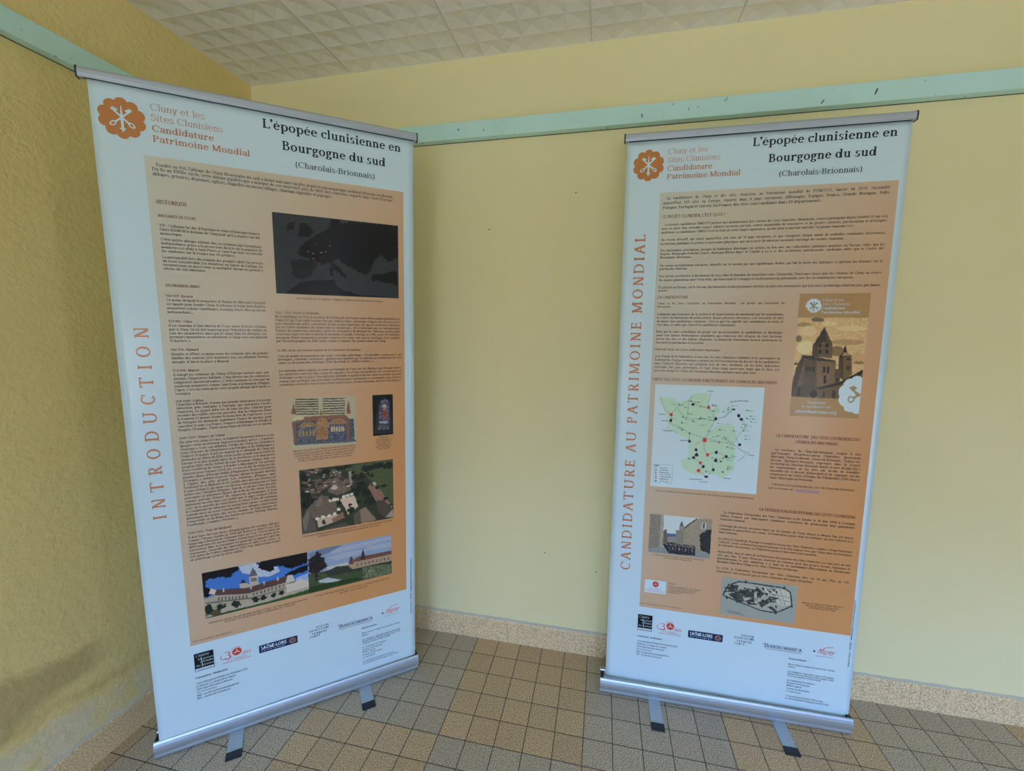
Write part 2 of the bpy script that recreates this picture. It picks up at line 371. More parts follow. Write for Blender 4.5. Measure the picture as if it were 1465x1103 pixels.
def glyph(ch, w, h, n, serif):
    if ch in ACC:
        b, a = ACC[ch]; ps, adv = glyph(b, w, h, n, serif); g = G(w, h, n, serif); g.p = list(ps)
        c = adv/2 + (1 if b == 'e' else 0); y = 56 if b.islower() or b == 'ı' else 74; t = h*1.3
        if a == 'a': g.p.append([(c - 5, y), (c - 1, y), (c + 9, y + 14), (c + 1, y + 14)])
        elif a == 'g': g.p.append([(c + 5, y), (c + 1, y), (c - 9, y + 14), (c - 1, y + 14)])
        elif a == 'c': g.D(c - 10, y, c, y + 13, t*1.3); g.D(c + 10, y, c, y + 13, t*1.3)
        elif a == 'd': g.dot(c - 8, y + 6, w*.55); g.dot(c + 8, y + 6, w*.55)
        elif a == ',': g.D(c - 4, -16, c + 1, 2, t*1.4)
        return g.p, adv
    g = G(w, h, n, serif); L = 3 + g.s; S = L + 25; V, O, D, R, F = g.V, g.O, g.D, g.R, g.F
    sc = 1.0 if serif else 0.9
    if ch == ' ': return [], 24
    if ch in 'ıi':
        V(L, 0, 50, 'lr', 'l'); ch == 'i' and g.dot(L + w/2, 66, w*.68); return g.p, 2*L + w
    if ch == 'l': V(L, 0, 75, 'lr', 'l'); return g.p, 2*L + w
    if ch in 'nhm':
        V(L, 0, 75 if ch == 'h' else 50, 'lr', 'l'); O((L + S + w)/2 + w*.25, 34, (S + w - L)/2 - w*.25, 17, 0, 155); V(S, 0, 35, 'lr')
        if ch == 'm': T = S + 25; O((S + T + w)/2 + w*.25, 34, (T + w - S)/2 - w*.25, 17, 0, 155); V(T, 0, 35, 'lr'); return g.p, T + w + L
        return g.p, S + w + L
    if ch == 'u': V(L, 15, 50, '', 'l'); O((L + S + w)/2 - w*.2, 16, (S + w - L)/2 - w*.2, 17, 180, 335); V(S, 0, 50, 'r', 'l'); return g.p, S + w + L
    if ch == 'r': V(L, 0, 50, 'lr', 'l'); O(L + w + 9, 34, 13, 17, 45, 165); g.dot(L + w + 17, 44, w*.62); return g.p, L + w + 24
    if ch == 'o': O(25, 25, 22, 26); return g.p, 50
    if ch == 'e': O(24, 25, 21, 26, 0, 322); R(24 - 20 + w*.5, 25, 24 + 20.5, 25 + h); return g.p, 46
    if ch == 'c': O(23, 25, 20.5, 26, 50, 318); g.dot(35, 42, w*.62); return g.p, 42
    if ch == 'a':
        V(30, 6, 36); O(21.5, 35, 16.5 + w*.3, 16, 0, 150); g.dot(9.5, 41, w*.6); O(21, 15, 17, 16, 60, 360); O(30 + w + 3, 7, 3 + w, 8, 180, 300); return g.p, 44
    if ch == 's':
        O(20, 38, 15, 13.5, 40, 270, .95); O(20, 12.6, 15.5, 13.8, -145, 90, .95)
        if serif: R(31, 36, 34, 49); R(5, 2, 8, 15)
        return g.p, 40
    if ch == 't': D(L + 2 + w/2, 12, L + 2 + w/2, 62, w); R(L - 4, 50 - h, L + w + 13, 50); O(L + 13, 12, 11, 13, 180, 320); return g.p, 34
    if ch in 'dq':
        O(23, 25, 20, 26)
        if ch == 'd': V(35, 0, 75, 'r', 'l')
        else: V(35, -23, 51, 'lr', '')
        return g.p, 35 + w + L
    if ch in 'bp':
        if ch == 'b': V(L, 0, 75, '', 'l')
        else: V(L, -23, 50, 'lr', 'l')
        O(L + 20, 25, 20 + w*.2, 26); return g.p, L + 44
    if ch == 'k': V(L, 0, 75, 'lr', 'l'); D(L + w + 1, 22, L + 28, 50, h*1.5); D(L + w + 9, 30, L + 31, 0, w*1.1); F(L + 18, L + 37, 50, -1); F(L + 24, L + 40, 0); return g.p, L + 41
    if ch == 'f': V(L + 1, 0, 60, 'lr', ''); O(L + 15, 59, 14, 17, 35, 180); g.dot(L + 24, 69, w*.6); R(L - 4, 50 - h, L + w + 13, 50); return g.p, 34
    if ch == 'g':
        O(21, 33, 17, 18); R(32, 50 - h*1.2, 45, 50); D(12, 3, 11, 19, w*.8); O(22, -9, 20, 13.5); return g.p, 45
    if ch == 'j': V(L + 3, -8, 50, '', 'l'); O(L + 3 + w - 11, -8, 11, 14, 250, 360); g.dot(L + 3 + w/2, 66, w*.68); return g.p, 2*L + w
    if ch == 'v': D(8, 50, 21, 0, w); D(37, 50, 23, 0, h*1.5); F(0, 17, 50, -1); F(29, 44, 50, -1); return g.p, 44
    if ch == 'w': D(8, 50, 19, 0, w); D(32, 50, 21, 0, h*1.5); D(32, 50, 44, 0, w); D(57, 50, 46, 0, h*1.5); F(0, 16, 50, -1); F(25, 40, 50, -1); F(50, 64, 50, -1); return g.p, 64
    if ch == 'x': D(9, 50, 34, 0, w*1.1); D(35, 50, 8, 0, h*1.5); F(0, 17, 50, -1); F(28, 43, 50, -1); F(0, 16, 0); F(26, 43, 0); return g.p, 43
    if ch == 'y': D(8, 50, 22, 2, w); D(37, 50, 15, -20, h*1.6); g.dot(10, -19, w*.6); F(0, 17, 50, -1); F(29, 44, 50, -1); return g.p, 44
    if ch == 'z': R(5, 50 - h, 36, 50); R(4, 0, 37, h); D(9, h*.5, 32, 50 - h*.5, w*1.1); return g.p, 41
    U = L + 1; B = U + 36
    if ch == 'A': D(9, 0, 32, 72, h*1.6); D(55, 0, 33, 72, w*1.15); R(17, 23, 46, 23 + h); F(0, 18, 0); F(45, 65, 0); return g.p, 64
    if ch == 'B': V(U, 0, 71, 'l', 'l'); R(U, 71 - h, U + 22, 71); R(U, 36, U + 24, 36 + h); R(U, 0, U + 24, h); O(U + 20, 54, 18, 17, -90, 90); O(U + 22, 20, 21, 20, -90, 90); return g.p, U + 47
    if ch in 'CG':
        O(36, 35.5, 32, 36.5, 48, 315); R(58, 47, 58 + h, 69)
        if ch == 'G': R(55, 4, 55 + w, 31); F(46, 68, 31, -1); return g.p, 70
        return g.p, 65
    if ch == 'D': V(U, 0, 71, 'l', 'l'); R(U, 71 - h, U + 25, 71); R(U, 0, U + 25, h); O(U + 24, 35.5, 34, 35.5, -90, 90); return g.p, U + 62
    if ch in 'EF':
        V(U, 0, 71, 'lr', 'l'); R(U, 71 - h, U + 38, 71); R(U, 34, U + 30, 34 + h); R(U + 37 - h, 57, U + 38, 71); serif and R(U + 28, 28, U + 28 + h, 44)
        if ch == 'E': R(U, 0, U + 40, h); R(U + 38, 0, U + 40 + h*.4, 15)
        return g.p, U + 46 - (3 if ch == 'F' else 0)
    if ch == 'H': V(U, 0, 71, 'lr', 'lr'); V(B + 4, 0, 71, 'lr', 'lr'); R(U, 34, B + 4, 34 + h); return g.p, B + 4 + w + U
    if ch == 'I': V(U, 0, 71, 'lr', 'lr'); return g.p, 2*U + w
    if ch == 'J': V(U + 8, 4, 71, '', 'lr'); O(U + 8 + w - 13, 5, 13, 18, 230, 360); return g.p, U + w + 16
    if ch == 'K': V(U, 0, 71, 'lr', 'lr'); D(U + w, 30, U + 36, 71, h*1.6); D(U + w + 8, 40, U + 41, 0, w*1.2); F(U + 26, U + 46, 71, -1); F(U + 33, U + 52, 0); return g.p, U + 53
    if ch == 'L': V(U, 0, 71, 'lr', 'lr'); R(U, 0, U + 36, h); R(U + 35, 0, U + 35 + h, 17); return g.p, U + 42
    if ch == 'M': R(U + 2, 0, U + 2 + h*1.4, 71); V(U + 54, 0, 71, 'lr', 'r'); D(U + 4, 71, U + 30, 4, w*1.2); D(U + 55, 71, U + 31, 4, h*1.6); F(U - 4, U + 10, 0); F(U - 4, U + 8, 71, -1); return g.p, U + 54 + w + U
    if ch == 'N': R(U + 2, 0, U + 2 + h*1.4, 71); R(B + 8, 0, B + 8 + h*1.4, 71); D(U + 5, 71, B + 8, 0, w*1.25); F(U - 4, U + 11, 0); F(U - 4, U + 8, 71, -1); F(B + 1, B + 17, 71, -1); return g.p, B + 14 + U
    if ch in 'OQ':
        O(36, 35.5, 32, 36.5)
        if ch == 'Q': D(36, 2, 62, -15, w*1.4)
        return g.p, 72
    if ch in 'PR':
        V(U, 0, 71, 'lr', 'l'); R(U, 71 - h, U + 22, 71); R(U, 33, U + 22, 33 + h); O(U + 20, 52, 21, 19, -90, 90)
        if ch == 'R': D(U + 20, 35, U + 41, 0, w*1.25); F(U + 33, U + 51, 0); return g.p, U + 51
        return g.p, U + 45
    if ch == 'S':
        O(25, 53.5, 19, 18.5, 40, 270, 1); O(25, 18.2, 20, 19.2, -145, 90, 1)
        if serif: R(39, 51, 42, 69); R(4.5, 2, 7.5, 21)
        return g.p, 50
    if ch == 'T': V(27, 0, 71, 'lr', ''); R(3, 71 - h, 54 + w - 1, 71); serif and (R(3, 55, 3 + h, 71), R(53 + w - h, 55, 53 + w, 71)); return g.p, 57 + w
    if ch == 'U': V(U, 22, 71, '', 'lr'); O((U + B + 8 + w)/2, 23, (B + 8 + w - U)/2, 24, 180, 360); R(B + 8 + w - h*1.6, 22, B + 8 + w, 71); F(B, B + 16 + w, 71, -1); return g.p, B + 10 + w + L
    if ch == 'V': D(10, 71, 31, 0, w*1.2); D(55, 71, 34, 0, h*1.6); F(0, 20, 71, -1); F(45, 64, 71, -1); return g.p, 64
    if ch == 'W': D(9, 71, 25, 0, w*1.1); D(45, 71, 28, 0, h*1.6); D(45, 71, 62, 0, w*1.1); D(81, 71, 65, 0, h*1.6); F(0, 18, 71, -1); F(72, 90, 71, -1); return g.p, 90
    if ch == 'X': D(10, 71, 50, 0, w*1.2); D(50, 71, 9, 0, h*1.6); F(1, 20, 71, -1); F(41, 59, 71, -1); F(1, 18, 0); F(41, 60, 0); return g.p, 60
    if ch == 'Y': D(9, 71, 30, 30, w*1.2); D(53, 71, 31, 30, h*1.6); V(30 - w/2, 0, 32, 'lr', ''); F(0, 19, 71, -1); F(43, 61, 71, -1); return g.p, 60
    if ch == 'Z': R(5, 71 - h, 50, 71); R(4, 0, 52, h); D(11, 1, 45, 70, w*1.2); R(5, 57, 5 + h, 71); R(51, 0, 51 + h, 14); return g.p, 56
    if ch == '0': O(26, 34, 22, 35); return g.p, 52
    if ch == '1': V(22, 0, 69, 'lr', ''); D(12, 58, 24, 68, h*1.8); return g.p, 46
    if ch == '2': O(24, 49, 19, 20, -25, 165); D(8, h*.4, 40, 42, w*1.1); R(5, 0, 46, h*1.4); return g.p, 50
    if ch == '3': O(22, 52, 17, 17, -90, 150); O(22, 18.5, 19.5, 19.5, -150, 90); return g.p, 48
    if ch == '4': V(31, 0, 69, 'lr', ''); R(4, 19, 47, 19 + h*1.2); D(6, 21, 34, 68, h*1.7); return g.p, 51
    if ch == '5': R(11, 69 - h*1.5, 42, 69); R(11, 38, 11 + h, 69); O(23, 21, 20, 22, -150, 125); return g.p, 49
    if ch == '6': O(25, 21, 20, 22); O(36, 25, 31, 46, 90, 180, 1); return g.p, 50
    if ch == '7': R(6, 69 - h*1.5, 46, 69); D(18, 0, 43, 67, w*1.1); return g.p, 49
    if ch == '8': O(25, 52, 17, 17.5); O(25, 18, 20.5, 19.5); return g.p, 50
    if ch == '9': O(24, 47, 20, 22); O(13, 43, 31, 44, -90, 0, 1); return g.p, 50
    if ch == '.': g.dot(9, 5, w*.7); return g.p, 19
    if ch == ',': g.dot(9, 5, w*.7); D(7, -12, 12, 5, h*1.2); return g.p, 19
    if ch == ':': g.dot(10, 6, w*.7); g.dot(10, 42, w*.7); return g.p, 21
    if ch == ';': g.dot(10, 42, w*.7); g.dot(10, 5, w*.7); D(8, -12, 13, 5, h*1.2); return g.p, 21
    if ch in "'’": g.dot(9, 69, w*.72); D(7, 52, 12, 69, h*1.4); return g.p, 18
    if ch == '…': [g.dot(8 + 16*i, 5, w*.65) for i in range(3)]; return g.p, 48
    if ch == '-': R(4, 24, 24, 24 + h*1.4); return g.p, 28
    if ch == '–': R(2, 24, 46, 24 + h*1.3); return g.p, 48
    if ch == '(': O(34, 28, 27, 52, 120, 240); return g.p, 30
    if ch == ')': O(-4, 28, 27, 52, -60, 60); return g.p, 30
    if ch == '!': D(10, 20, 10, 71, w); g.dot(10, 5, w*.7); return g.p, 20
    if ch == '?': O(18, 54, 15, 17, -60, 160); R(18, 18, 18 + w*.8, 40); g.dot(18 + w*.4, 5, w*.7); return g.p, 38
    if ch == '/': D(4, -8, 26, 74, h*1.4); return g.p, 30
    if ch == '«': [(D(8 + k, 25, 18 + k, 42, h*1.3), D(8 + k, 25, 18 + k, 8, h*1.3)) for k in (0, 12)]; return g.p, 38
    if ch == '»': [(D(18 + k, 25, 8 + k, 42, h*1.3), D(18 + k, 25, 8 + k, 8, h*1.3)) for k in (0, 12)]; return g.p, 38
    if ch == '@': O(38, 26, 35, 36, 0, 320); O(36, 26, 17, 18); return g.p, 76
    if ch == 'œ': O(25, 25, 22, 26); O(59, 25, 20, 26, 0, 322); R(42, 25, 78, 25 + h); return g.p, 82
    return [], 30
STY = {'r': (8.8, 5.0, True), 'n': (9.8, 6.3, True), 'b': (11.5, 6.2, True), 'l': (6.3, 3.8, True), 'h': (10.4, 5.8, True), 's': (9.5, 8.5, False), 'S': (13, 11.5, False), 't': (12.0, 6.2, True)}
CACHE = {}
def gl(ch, sty, n):
    k = (ch, sty, n)
    if k not in CACHE: w, h, se = STY[sty]; CACHE[k] = glyph(ch, w, h, n, se)
    return CACHE[k]
def text_width(s, sty, n, track=0): return sum(gl(c, sty, n)[1] + track for c in s) / 100
class Ink2D:                                               # polygons on the cloth, in centimetres from its top left corner
    def __init__(s): s.v = []; s.f = []; s.m = []
    def poly(s, pts, m=0): b = len(s.v); s.v += pts; s.f.append(tuple(range(b, b + len(pts)))); s.m.append(m)
    def ell(s, x, y, rx, ry, m=0, n=24): s.poly([(x + rx*math.cos(2*math.pi*i/n), y + ry*math.sin(2*math.pi*i/n)) for i in range(n)], m)
    def line(s, pts, w, m=0):
        for (a, b), (c, d) in zip(pts, pts[1:]):
            l = math.hypot(c - a, d - b) or 1; px, py = -(d - b)/l*w/2, (c - a)/l*w/2
            s.poly([(a + px, b + py), (c + px, d + py), (c - px, d - py), (a - px, b - py)], m)
    def word(s, txt, x, y, em, sty, m=0, n=10, sx=1.0, track=0, vert=False, gap=0.0, skew=0.0, rise=0.0):
        for c in txt:
            ps, adv = gl(c, sty, n)
            for p in ps:
                if vert: s.poly([(x - gy*em/100, y - gx*em*sx/100) for gx, gy in p], m)
                else: s.poly([(x + (gx + skew*gy)*em*sx/100, y - gy*em/100 - rise*gx*em/100) for gx, gy in p], m)
            d = (adv + track)*em*sx/100 + (gap if c == ' ' else 0)
            if vert: y -= d
            else: x += d; y -= rise*d
        return x, y
    def fit(s, txt, x0, x1, y, em, sty, m=0, n=10, mode='fit', track=0):    # 'fit': squeeze to width; 'just': spread the words
        w = text_width(txt, sty, n, track)*em; W = x1 - x0
        if mode == 'just' and ' ' in txt:
            k = txt.count(' '); nat = .24*em; sx = min(1.0, W/w); gap = (W - w*sx)/k
            if gap > nat*2.5: sx = min(1.18, sx*1.12); gap = (W - w*sx)/k
            s.word(txt, x0, y, em, sty, m, n, sx, track, gap=gap)
        elif mode == 'left': s.word(txt, x0, y, em, sty, m, n, min(1.0, W/w) if W > 0 else 1, track)
        else: s.word(txt, x0, y, em, sty, m, n, W/w, track)
    def para(s, lines, x0, x1, y0, y1, em, sty='r', m=0, n=8, indent=0, first=None):
        k = len(lines)
        for i, t in enumerate(lines):
            y = y0 + (y1 - y0)*i/max(1, k - 1); a = x0 + (indent if i == 0 else 0)
            bold = sty
            if t.startswith('*'): t = t[1:]; bold = 'b'
            if i == k - 1 and first is None: s.fit(t, a, x1, y, em, bold, m, n, 'left')
            else: s.fit(t, a, x1, y, em, bold, m, n, 'just')

# ================================================================ the two roll-up banners
BANNERS = {
 'L': dict(c=[(-0.825, -0.8115, 2.0617), (-0.1437, -0.3032, 2.0617), (-0.8615, -0.7804, 0.0616), (-0.2085, -0.2363, 0.0616)], base=((-0.8727, -0.7908), (-0.1936, -0.2405)), feet=(.2285, .660), flen=.108, hgt=200.07,
     rail=((-0.8435, -0.8225, 2.0617), (-0.1318, -0.2945, 2.0617))),
 'R': dict(c=[(0.578, -0.1348, 2.0692), (1.428, -0.1274, 2.0692), (0.575, -0.1578, 0.0426), (1.425, -0.1645, 0.0426)], base=((0.5549, -0.1942), (1.4300, -0.1849)), feet=(.205, .641), flen=.125, hgt=202.67,
     rail=((0.568, -0.1349, 2.0692), (1.438, -0.1273, 2.0692)))}
class Cloth:
    def __init__(s, d): s.q = [np.array(x) for x in d['c']]; s.H = d['hgt']; n = np.cross(s.q[1] - s.q[0], s.q[2] - s.q[0]); n /= np.linalg.norm(n); s.n = n if n[1] < 0 else -n
    def at(s, uv, off):
        uv = np.asarray(uv, float).reshape(-1, 2); u = (uv[:, 0]/85)[:, None]; v = (uv[:, 1]/s.H)[:, None]
        P = (1 - v)*((1 - u)*s.q[0] + u*s.q[1]) + v*((1 - u)*s.q[2] + u*s.q[3])
        return P + (off/1000)*s.n + WAVE(u, v)*s.n
def WAVE(u, v):
    return 0.0*u
def lay(cl, ink2d, name, mats, parent, off):
    o_ = np.zeros(len(ink2d.v))
    for f, m_ in zip(ink2d.f, ink2d.m): o_[f[0]:f[-1] + 1] = .3*m_
    return mesh(name, (cl.at(ink2d.v, off) + (o_/1000)[:, None]*cl.n).tolist(), ink2d.f, mats, parent, False, ink2d.m)
def sheet_grid(cl, u0, v0, u1, v1, nu, nv, off):
    uu, vv = np.meshgrid(np.linspace(u0, u1, nu + 1), np.linspace(v0, v1, nv + 1)); P = cl.at(np.stack([uu.ravel(), vv.ravel()], 1), off)
    f = [(j*(nu+1) + i, (j+1)*(nu+1) + i, (j+1)*(nu+1) + i + 1, j*(nu+1) + i + 1) for j in range(nv) for i in range(nu)]
    return P, f, uu, vv
def colour_grid(cl, name, rect, nu, nv, off, cols, mat, parent, smooth=True):
    P, f, uu, vv = sheet_grid(cl, *rect, nu, nv, off)
    o = mesh(name, P.tolist(), f, mat, parent, smooth)
    a = o.data.color_attributes.new('print', 'FLOAT_COLOR', 'POINT')
    c = np.ones((len(P), 4), np.float32); c[:, :3] = cols(uu, vv).reshape(-1, 3); a.data.foreach_set('color', c.ravel())
    return o
def inside(poly, X, Y):
    r = np.zeros(X.shape, bool); n = len(poly)
    for i in range(n):
        (x0, y0), (x1, y1) = poly[i], poly[(i + 1) % n]
        if y0 == y1: continue
        k = ((y0 > Y) != (y1 > Y)) & (X < (x1 - x0)*(Y - y0)/(y1 - y0) + x0); r ^= k
    return r
PIC = {
 'night': ((41.0, 28.5, 79.6, 53.4), (36, 42, 42), [
  ('p',[(48.5,38.3),(50.7,36.2),(53.0,34.3),(57.2,31.6),(57.9,28.5),(61.1,28.5),(60.4,29.9),(65.7,28.8),(79.5,28.6),(79.6,39.1),(75.8,40.9),(73.7,38.9),(71.6,40.5),(70.5,43.4),(68.7,46.0),(65.3,44.8),(60.7,42.0),(59.7,41.0),(58.1,42.2),(54.8,43.4),(51.7,42.0),(49.3,41.5),(47.5,40.4)],(15,17,17),0),
  ('p',[(44.9,31.6),(47.3,30.4),(46.9,33.3),(45.1,33.8)],(15,17,17),0),
  ('p',[(48.5,30.6),(51.0,30.9),(52.4,33.7),(50.8,35.2),(48.0,35.1),(48.7,32.8)],(15,17,17),0),
  ('p',[(45.6,42.5),(51.7,42.0),(53.6,43.5),(51.2,47.4),(48.1,48.9),(45.7,47.4)],(22,26,26),0),
  ('p',[(44.9,52.1),(47.7,49.6),(53.4,48.6),(58.5,48.0),(59.1,50.3),(61.7,51.6),(66.5,52.8),(79.7,53.3),(43.9,53.3)],(15,17,17),0),
  ('p',[(56.8,42.3),(58.7,42.8),(62.5,46.7),(61.9,47.4),(59.9,46.2),(58.0,44.2)],(15,17,17),0),
  ('p',[(57.2,44.3),(58.0,44.2),(57.9,46.6),(57.0,46.7)],(15,17,17),0),
  ('p',[(70.4,45.8),(79.0,43.9),(79.4,48.9),(75.4,48.1),(70.7,47.6)],(15,17,17),0),
  ('e',50.9,39.6,0.2,0.2,(150,95,70),0),
  ('e',52.3,40.1,0.2,0.2,(150,95,70),0),
  ('e',54.7,39.6,0.1,0.2,(150,95,70),0),
  ('e',57.4,37.3,0.2,0.1,(150,95,70),0),
  ('e',53.2,37.1,0.2,0.1,(150,95,70),0),
  ('e',52.2,41.8,0.2,0.2,(150,95,70),0),
  ('e',54.8,41.3,0.1,0.1,(150,95,70),0),
  ('e',55.9,39.3,0.2,0.2,(150,95,70),0),
  ('e',54.7,39.6,0.1,0.1,(235,225,215),0),
 ]),
 'manuscript': ((43.1, 87.9, 64.0, 105.6), (140, 133, 108), [
  ('l',[(45.0,88.2),(52.0,88.6)],(45,42,35),0.32),
  ('l',[(53.4,88.6),(60.4,88.8)],(45,42,35),0.32),
  ('l',[(44.9,89.1),(51.9,89.4)],(45,42,35),0.32),
  ('l',[(53.4,89.4),(60.4,89.7)],(45,42,35),0.32),
  ('l',[(44.9,89.9),(51.9,90.3)],(45,42,35),0.32),
  ('l',[(53.3,90.3),(60.4,90.6)],(45,42,35),0.32),
  ('l',[(44.9,90.7),(51.9,91.1)],(45,42,35),0.32),
  ('l',[(53.3,91.1),(60.4,91.4)],(45,42,35),0.32),
  ('l',[(44.8,91.6),(51.8,92.0)],(45,42,35),0.32),
  ('l',[(53.3,92.0),(60.3,92.3)],(45,42,35),0.32),
  ('l',[(44.8,92.4),(51.8,92.9)],(45,42,35),0.32),
  ('l',[(53.2,92.9),(60.3,93.2)],(45,42,35),0.32),
  ('l',[(44.8,93.3),(51.8,93.7)],(45,42,35),0.32),
  ('l',[(53.2,93.7),(60.3,94.1)],(45,42,35),0.32),
  ('p',[(43.4,93.1),(44.3,89.4),(44.9,93.2)],(108,66,52),0),
  ('p',[(60.8,94.2),(61.6,89.1),(62.3,94.5)],(108,66,52),0),
  ('p',[(52.0,94.2),(52.6,91.9),(53.1,94.3)],(105,80,50),0),
  ('p',[(44.8,95.3),(47.7,94.4),(60.4,94.6),(61.7,96.2),(61.2,97.0),(44.7,96.0)],(108,70,54),0),
  ('p',[(43.5,95.9),(63.3,96.4),(63.3,104.5),(43.8,103.6)],(60,64,72),22),
  ('p',[(43.5,95.9),(44.7,95.6),(44.6,103.2),(43.8,103.3)],(100,68,56),0),
  ('p',[(60.7,96.4),(61.8,96.4),(61.7,104.3),(60.6,104.3)],(100,68,56),0),
  ('e',45.5,94.8,1.8,0.7,(150,146,112),0),
  ('e',48.2,98.7,3.0,2.4,(118,92,58),25),
  ('e',52.8,97.9,2.1,2.7,(128,94,56),18),
  ('e',57.8,98.0,3.0,2.1,(120,88,56),20),
  ('p',[(45.1,98.0),(50.8,98.0),(50.7,103.4),(44.8,103.0)],(70,72,80),30),
  ('p',[(50.9,97.5),(54.8,97.6),(54.6,103.1),(50.8,102.9)],(122,90,58),22),
  ('p',[(55.2,97.9),(60.7,98.0),(60.6,103.8),(55.1,103.5)],(58,64,84),32),
  ('e',55.9,99.5,0.4,1.1,(150,135,105),0),
  ('e',56.7,99.5,0.3,1.1,(150,135,105),0),
  ('e',57.5,99.6,0.3,1.1,(150,135,105),0),
  ('e',58.3,99.7,0.3,1.1,(150,135,105),0),
  ('e',59.1,99.8,0.3,1.1,(150,135,105),0),
  ('e',59.8,99.8,0.3,1.1,(150,135,105),0),
  ('e',45.8,100.0,0.3,1.2,(125,100,62),0),
  ('e',46.8,100.1,0.4,1.2,(125,100,62),0),
  ('e',47.9,100.2,0.3,1.2,(125,100,62),0),
  ('e',49.0,100.3,0.3,1.2,(125,100,62),0),
  ('e',50.0,100.4,0.4,1.2,(125,100,62),0),
  ('e',51.4,100.5,0.4,1.3,(120,80,45),0),
  ('e',52.2,100.6,0.3,1.3,(120,80,45),0),
  ('e',53.0,100.7,0.3,1.2,(120,80,45),0),
  ('e',53.7,100.7,0.4,1.3,(120,80,45),0),
  ('p',[(43.8,103.5),(63.8,104.2),(63.8,105.0),(43.9,104.1)],(66,72,84),0),
  ('p',[(43.2,104.1),(63.8,105.0),(63.8,105.7),(43.1,105.7)],(142,136,110),0),
 ]),
 'glass': ((69.8, 88.2, 77.05, 103.5), (14, 15, 18), [
  ('p',[(70.2,102.9),(71.6,91.7),(73.9,88.8),(76.3,91.0),(76.9,103.0)],(28,32,36),0),
  ('p',[(71.6,101.2),(72.4,91.2),(73.1,90.0),(74.1,89.8),(75.1,90.2),(75.7,91.2),(75.6,101.6)],(62,64,82),45),
  ('e',74.0,92.9,0.8,1.1,(120,110,112),20),
  ('p',[(73.1,93.8),(75.0,93.9),(75.1,97.4),(72.9,97.3)],(105,52,52),20),
  ('e',74.0,92.4,0.4,0.4,(150,130,110),0),
  ('l',[(71.9,91.5),(75.7,91.6)],(22,24,32),0.16),
  ('l',[(71.9,93.2),(75.7,93.4)],(22,24,32),0.16),
  ('l',[(71.8,95.3),(75.7,95.5)],(22,24,32),0.16),
  ('l',[(71.8,97.6),(75.6,97.8)],(22,24,32),0.16),
  ('l',[(71.7,99.4),(75.6,99.6)],(22,24,32),0.16),
  ('p',[(72.4,98.2),(75.0,98.3),(75.0,99.1),(72.4,98.9)],(120,118,125),30),
 ]),
 'aerial': ((44.9, 113.2, 76.8, 136.9), (40, 47, 36), [
  ('p',[(59.3,115.0),(63.5,113.5),(76.7,113.4),(76.7,131.8),(72.3,124.7),(67.7,119.4)],(58,70,46),8),
  ('e',67.3,115.6,2.2,1.3,(24,30,24),10),
  ('e',71.2,115.1,2.5,1.2,(24,30,24),10),
  ('e',75.2,115.6,1.8,1.4,(24,30,24),10),
  ('e',64.8,118.4,2.0,1.3,(24,30,24),10),
  ('e',65.2,122.2,2.0,1.8,(24,30,24),10),
  ('e',63.3,124.0,1.4,1.8,(24,30,24),10),
  ('e',67.1,125.2,1.9,1.6,(24,30,24),10),
  ('e',47.0,122.3,1.7,2.0,(24,30,24),10),
  ('e',46.4,125.7,1.5,2.1,(24,30,24),10),
  ('e',47.6,118.4,1.9,1.5,(24,30,24),10),
  ('e',53.0,115.1,2.2,1.0,(24,30,24),10),
  ('e',46.4,115.7,1.3,1.5,(24,30,24),10),
  ('e',59.3,114.0,2.8,0.8,(24,30,24),10),
  ('e',68.0,128.6,2.0,1.6,(24,30,24),10),
  ('e',49.1,125.2,1.7,1.3,(24,30,24),10),
  ('p',[(51.9,119.0),(55.6,117.0),(58.4,115.9),(61.1,117.3),(61.4,122.9),(57.6,124.6),(53.6,122.6)],(88,76,68),18),
  ('p',[(48.5,117.5),(51.6,116.9),(53.2,121.3),(50.9,122.4)],(80,66,58),14),
  ('p',[(58.4,115.9),(60.9,116.0),(61.1,118.6),(58.5,118.5)],(46,44,42),0),
  ('p',[(60.8,116.0),(61.9,115.8),(62.0,121.1),(61.5,121.4)],(122,116,106),0),
  ('p',[(45.1,131.4),(47.0,127.6),(51.6,123.3),(56.2,125.2),(56.8,130.5),(49.3,131.7)],(84,74,66),0),
  ('p',[(49.5,127.3),(51.6,123.3),(52.1,126.8)],(98,90,80),0),
  ('p',[(45.1,136.8),(45.1,131.9),(47.3,127.9),(49.3,133.7),(49.7,136.5)],(70,66,62),0),
  ('p',[(45.1,131.9),(47.3,127.9),(47.6,130.1),(46.0,136.4)],(92,86,78),0),
  ('p',[(49.7,131.7),(56.5,131.4),(58.8,132.5),(54.8,134.6),(50.2,135.5)],(150,132,120),0),
  ('p',[(54.6,133.2),(58.6,130.9),(59.1,133.4),(55.5,134.5)],(112,82,66),0),
  ('p',[(57.7,125.9),(62.7,125.4),(64.0,129.9),(60.4,132.5)],(165,146,136),0),
  ('e',61.3,130.8,1.1,1.3,(30,32,26),0),
  ('e',52.1,133.8,0.7,0.8,(30,32,26),0),
  ('e',61.0,128.8,0.6,0.6,(20,22,18),0),
  ('p',[(48.7,128.4),(50.1,128.5),(50.1,128.8),(48.8,128.7)],(78,68,60),0),
  ('p',[(48.6,123.7),(49.9,123.7),(50.0,124.0),(48.6,124.0)],(78,68,60),0),
  ('p',[(48.9,128.6),(50.2,128.7),(50.3,129.0),(48.9,129.0)],(78,68,60),0),
  ('p',[(50.5,124.0),(51.8,124.0),(51.8,124.3),(50.5,124.3)],(94,84,76),0),
  ('p',[(50.9,126.4),(52.2,126.4),(52.2,126.8),(50.9,126.7)],(78,68,60),0),
  ('p',[(55.0,126.7),(56.3,126.7),(56.4,127.0),(55.0,127.0)],(94,84,76),0),
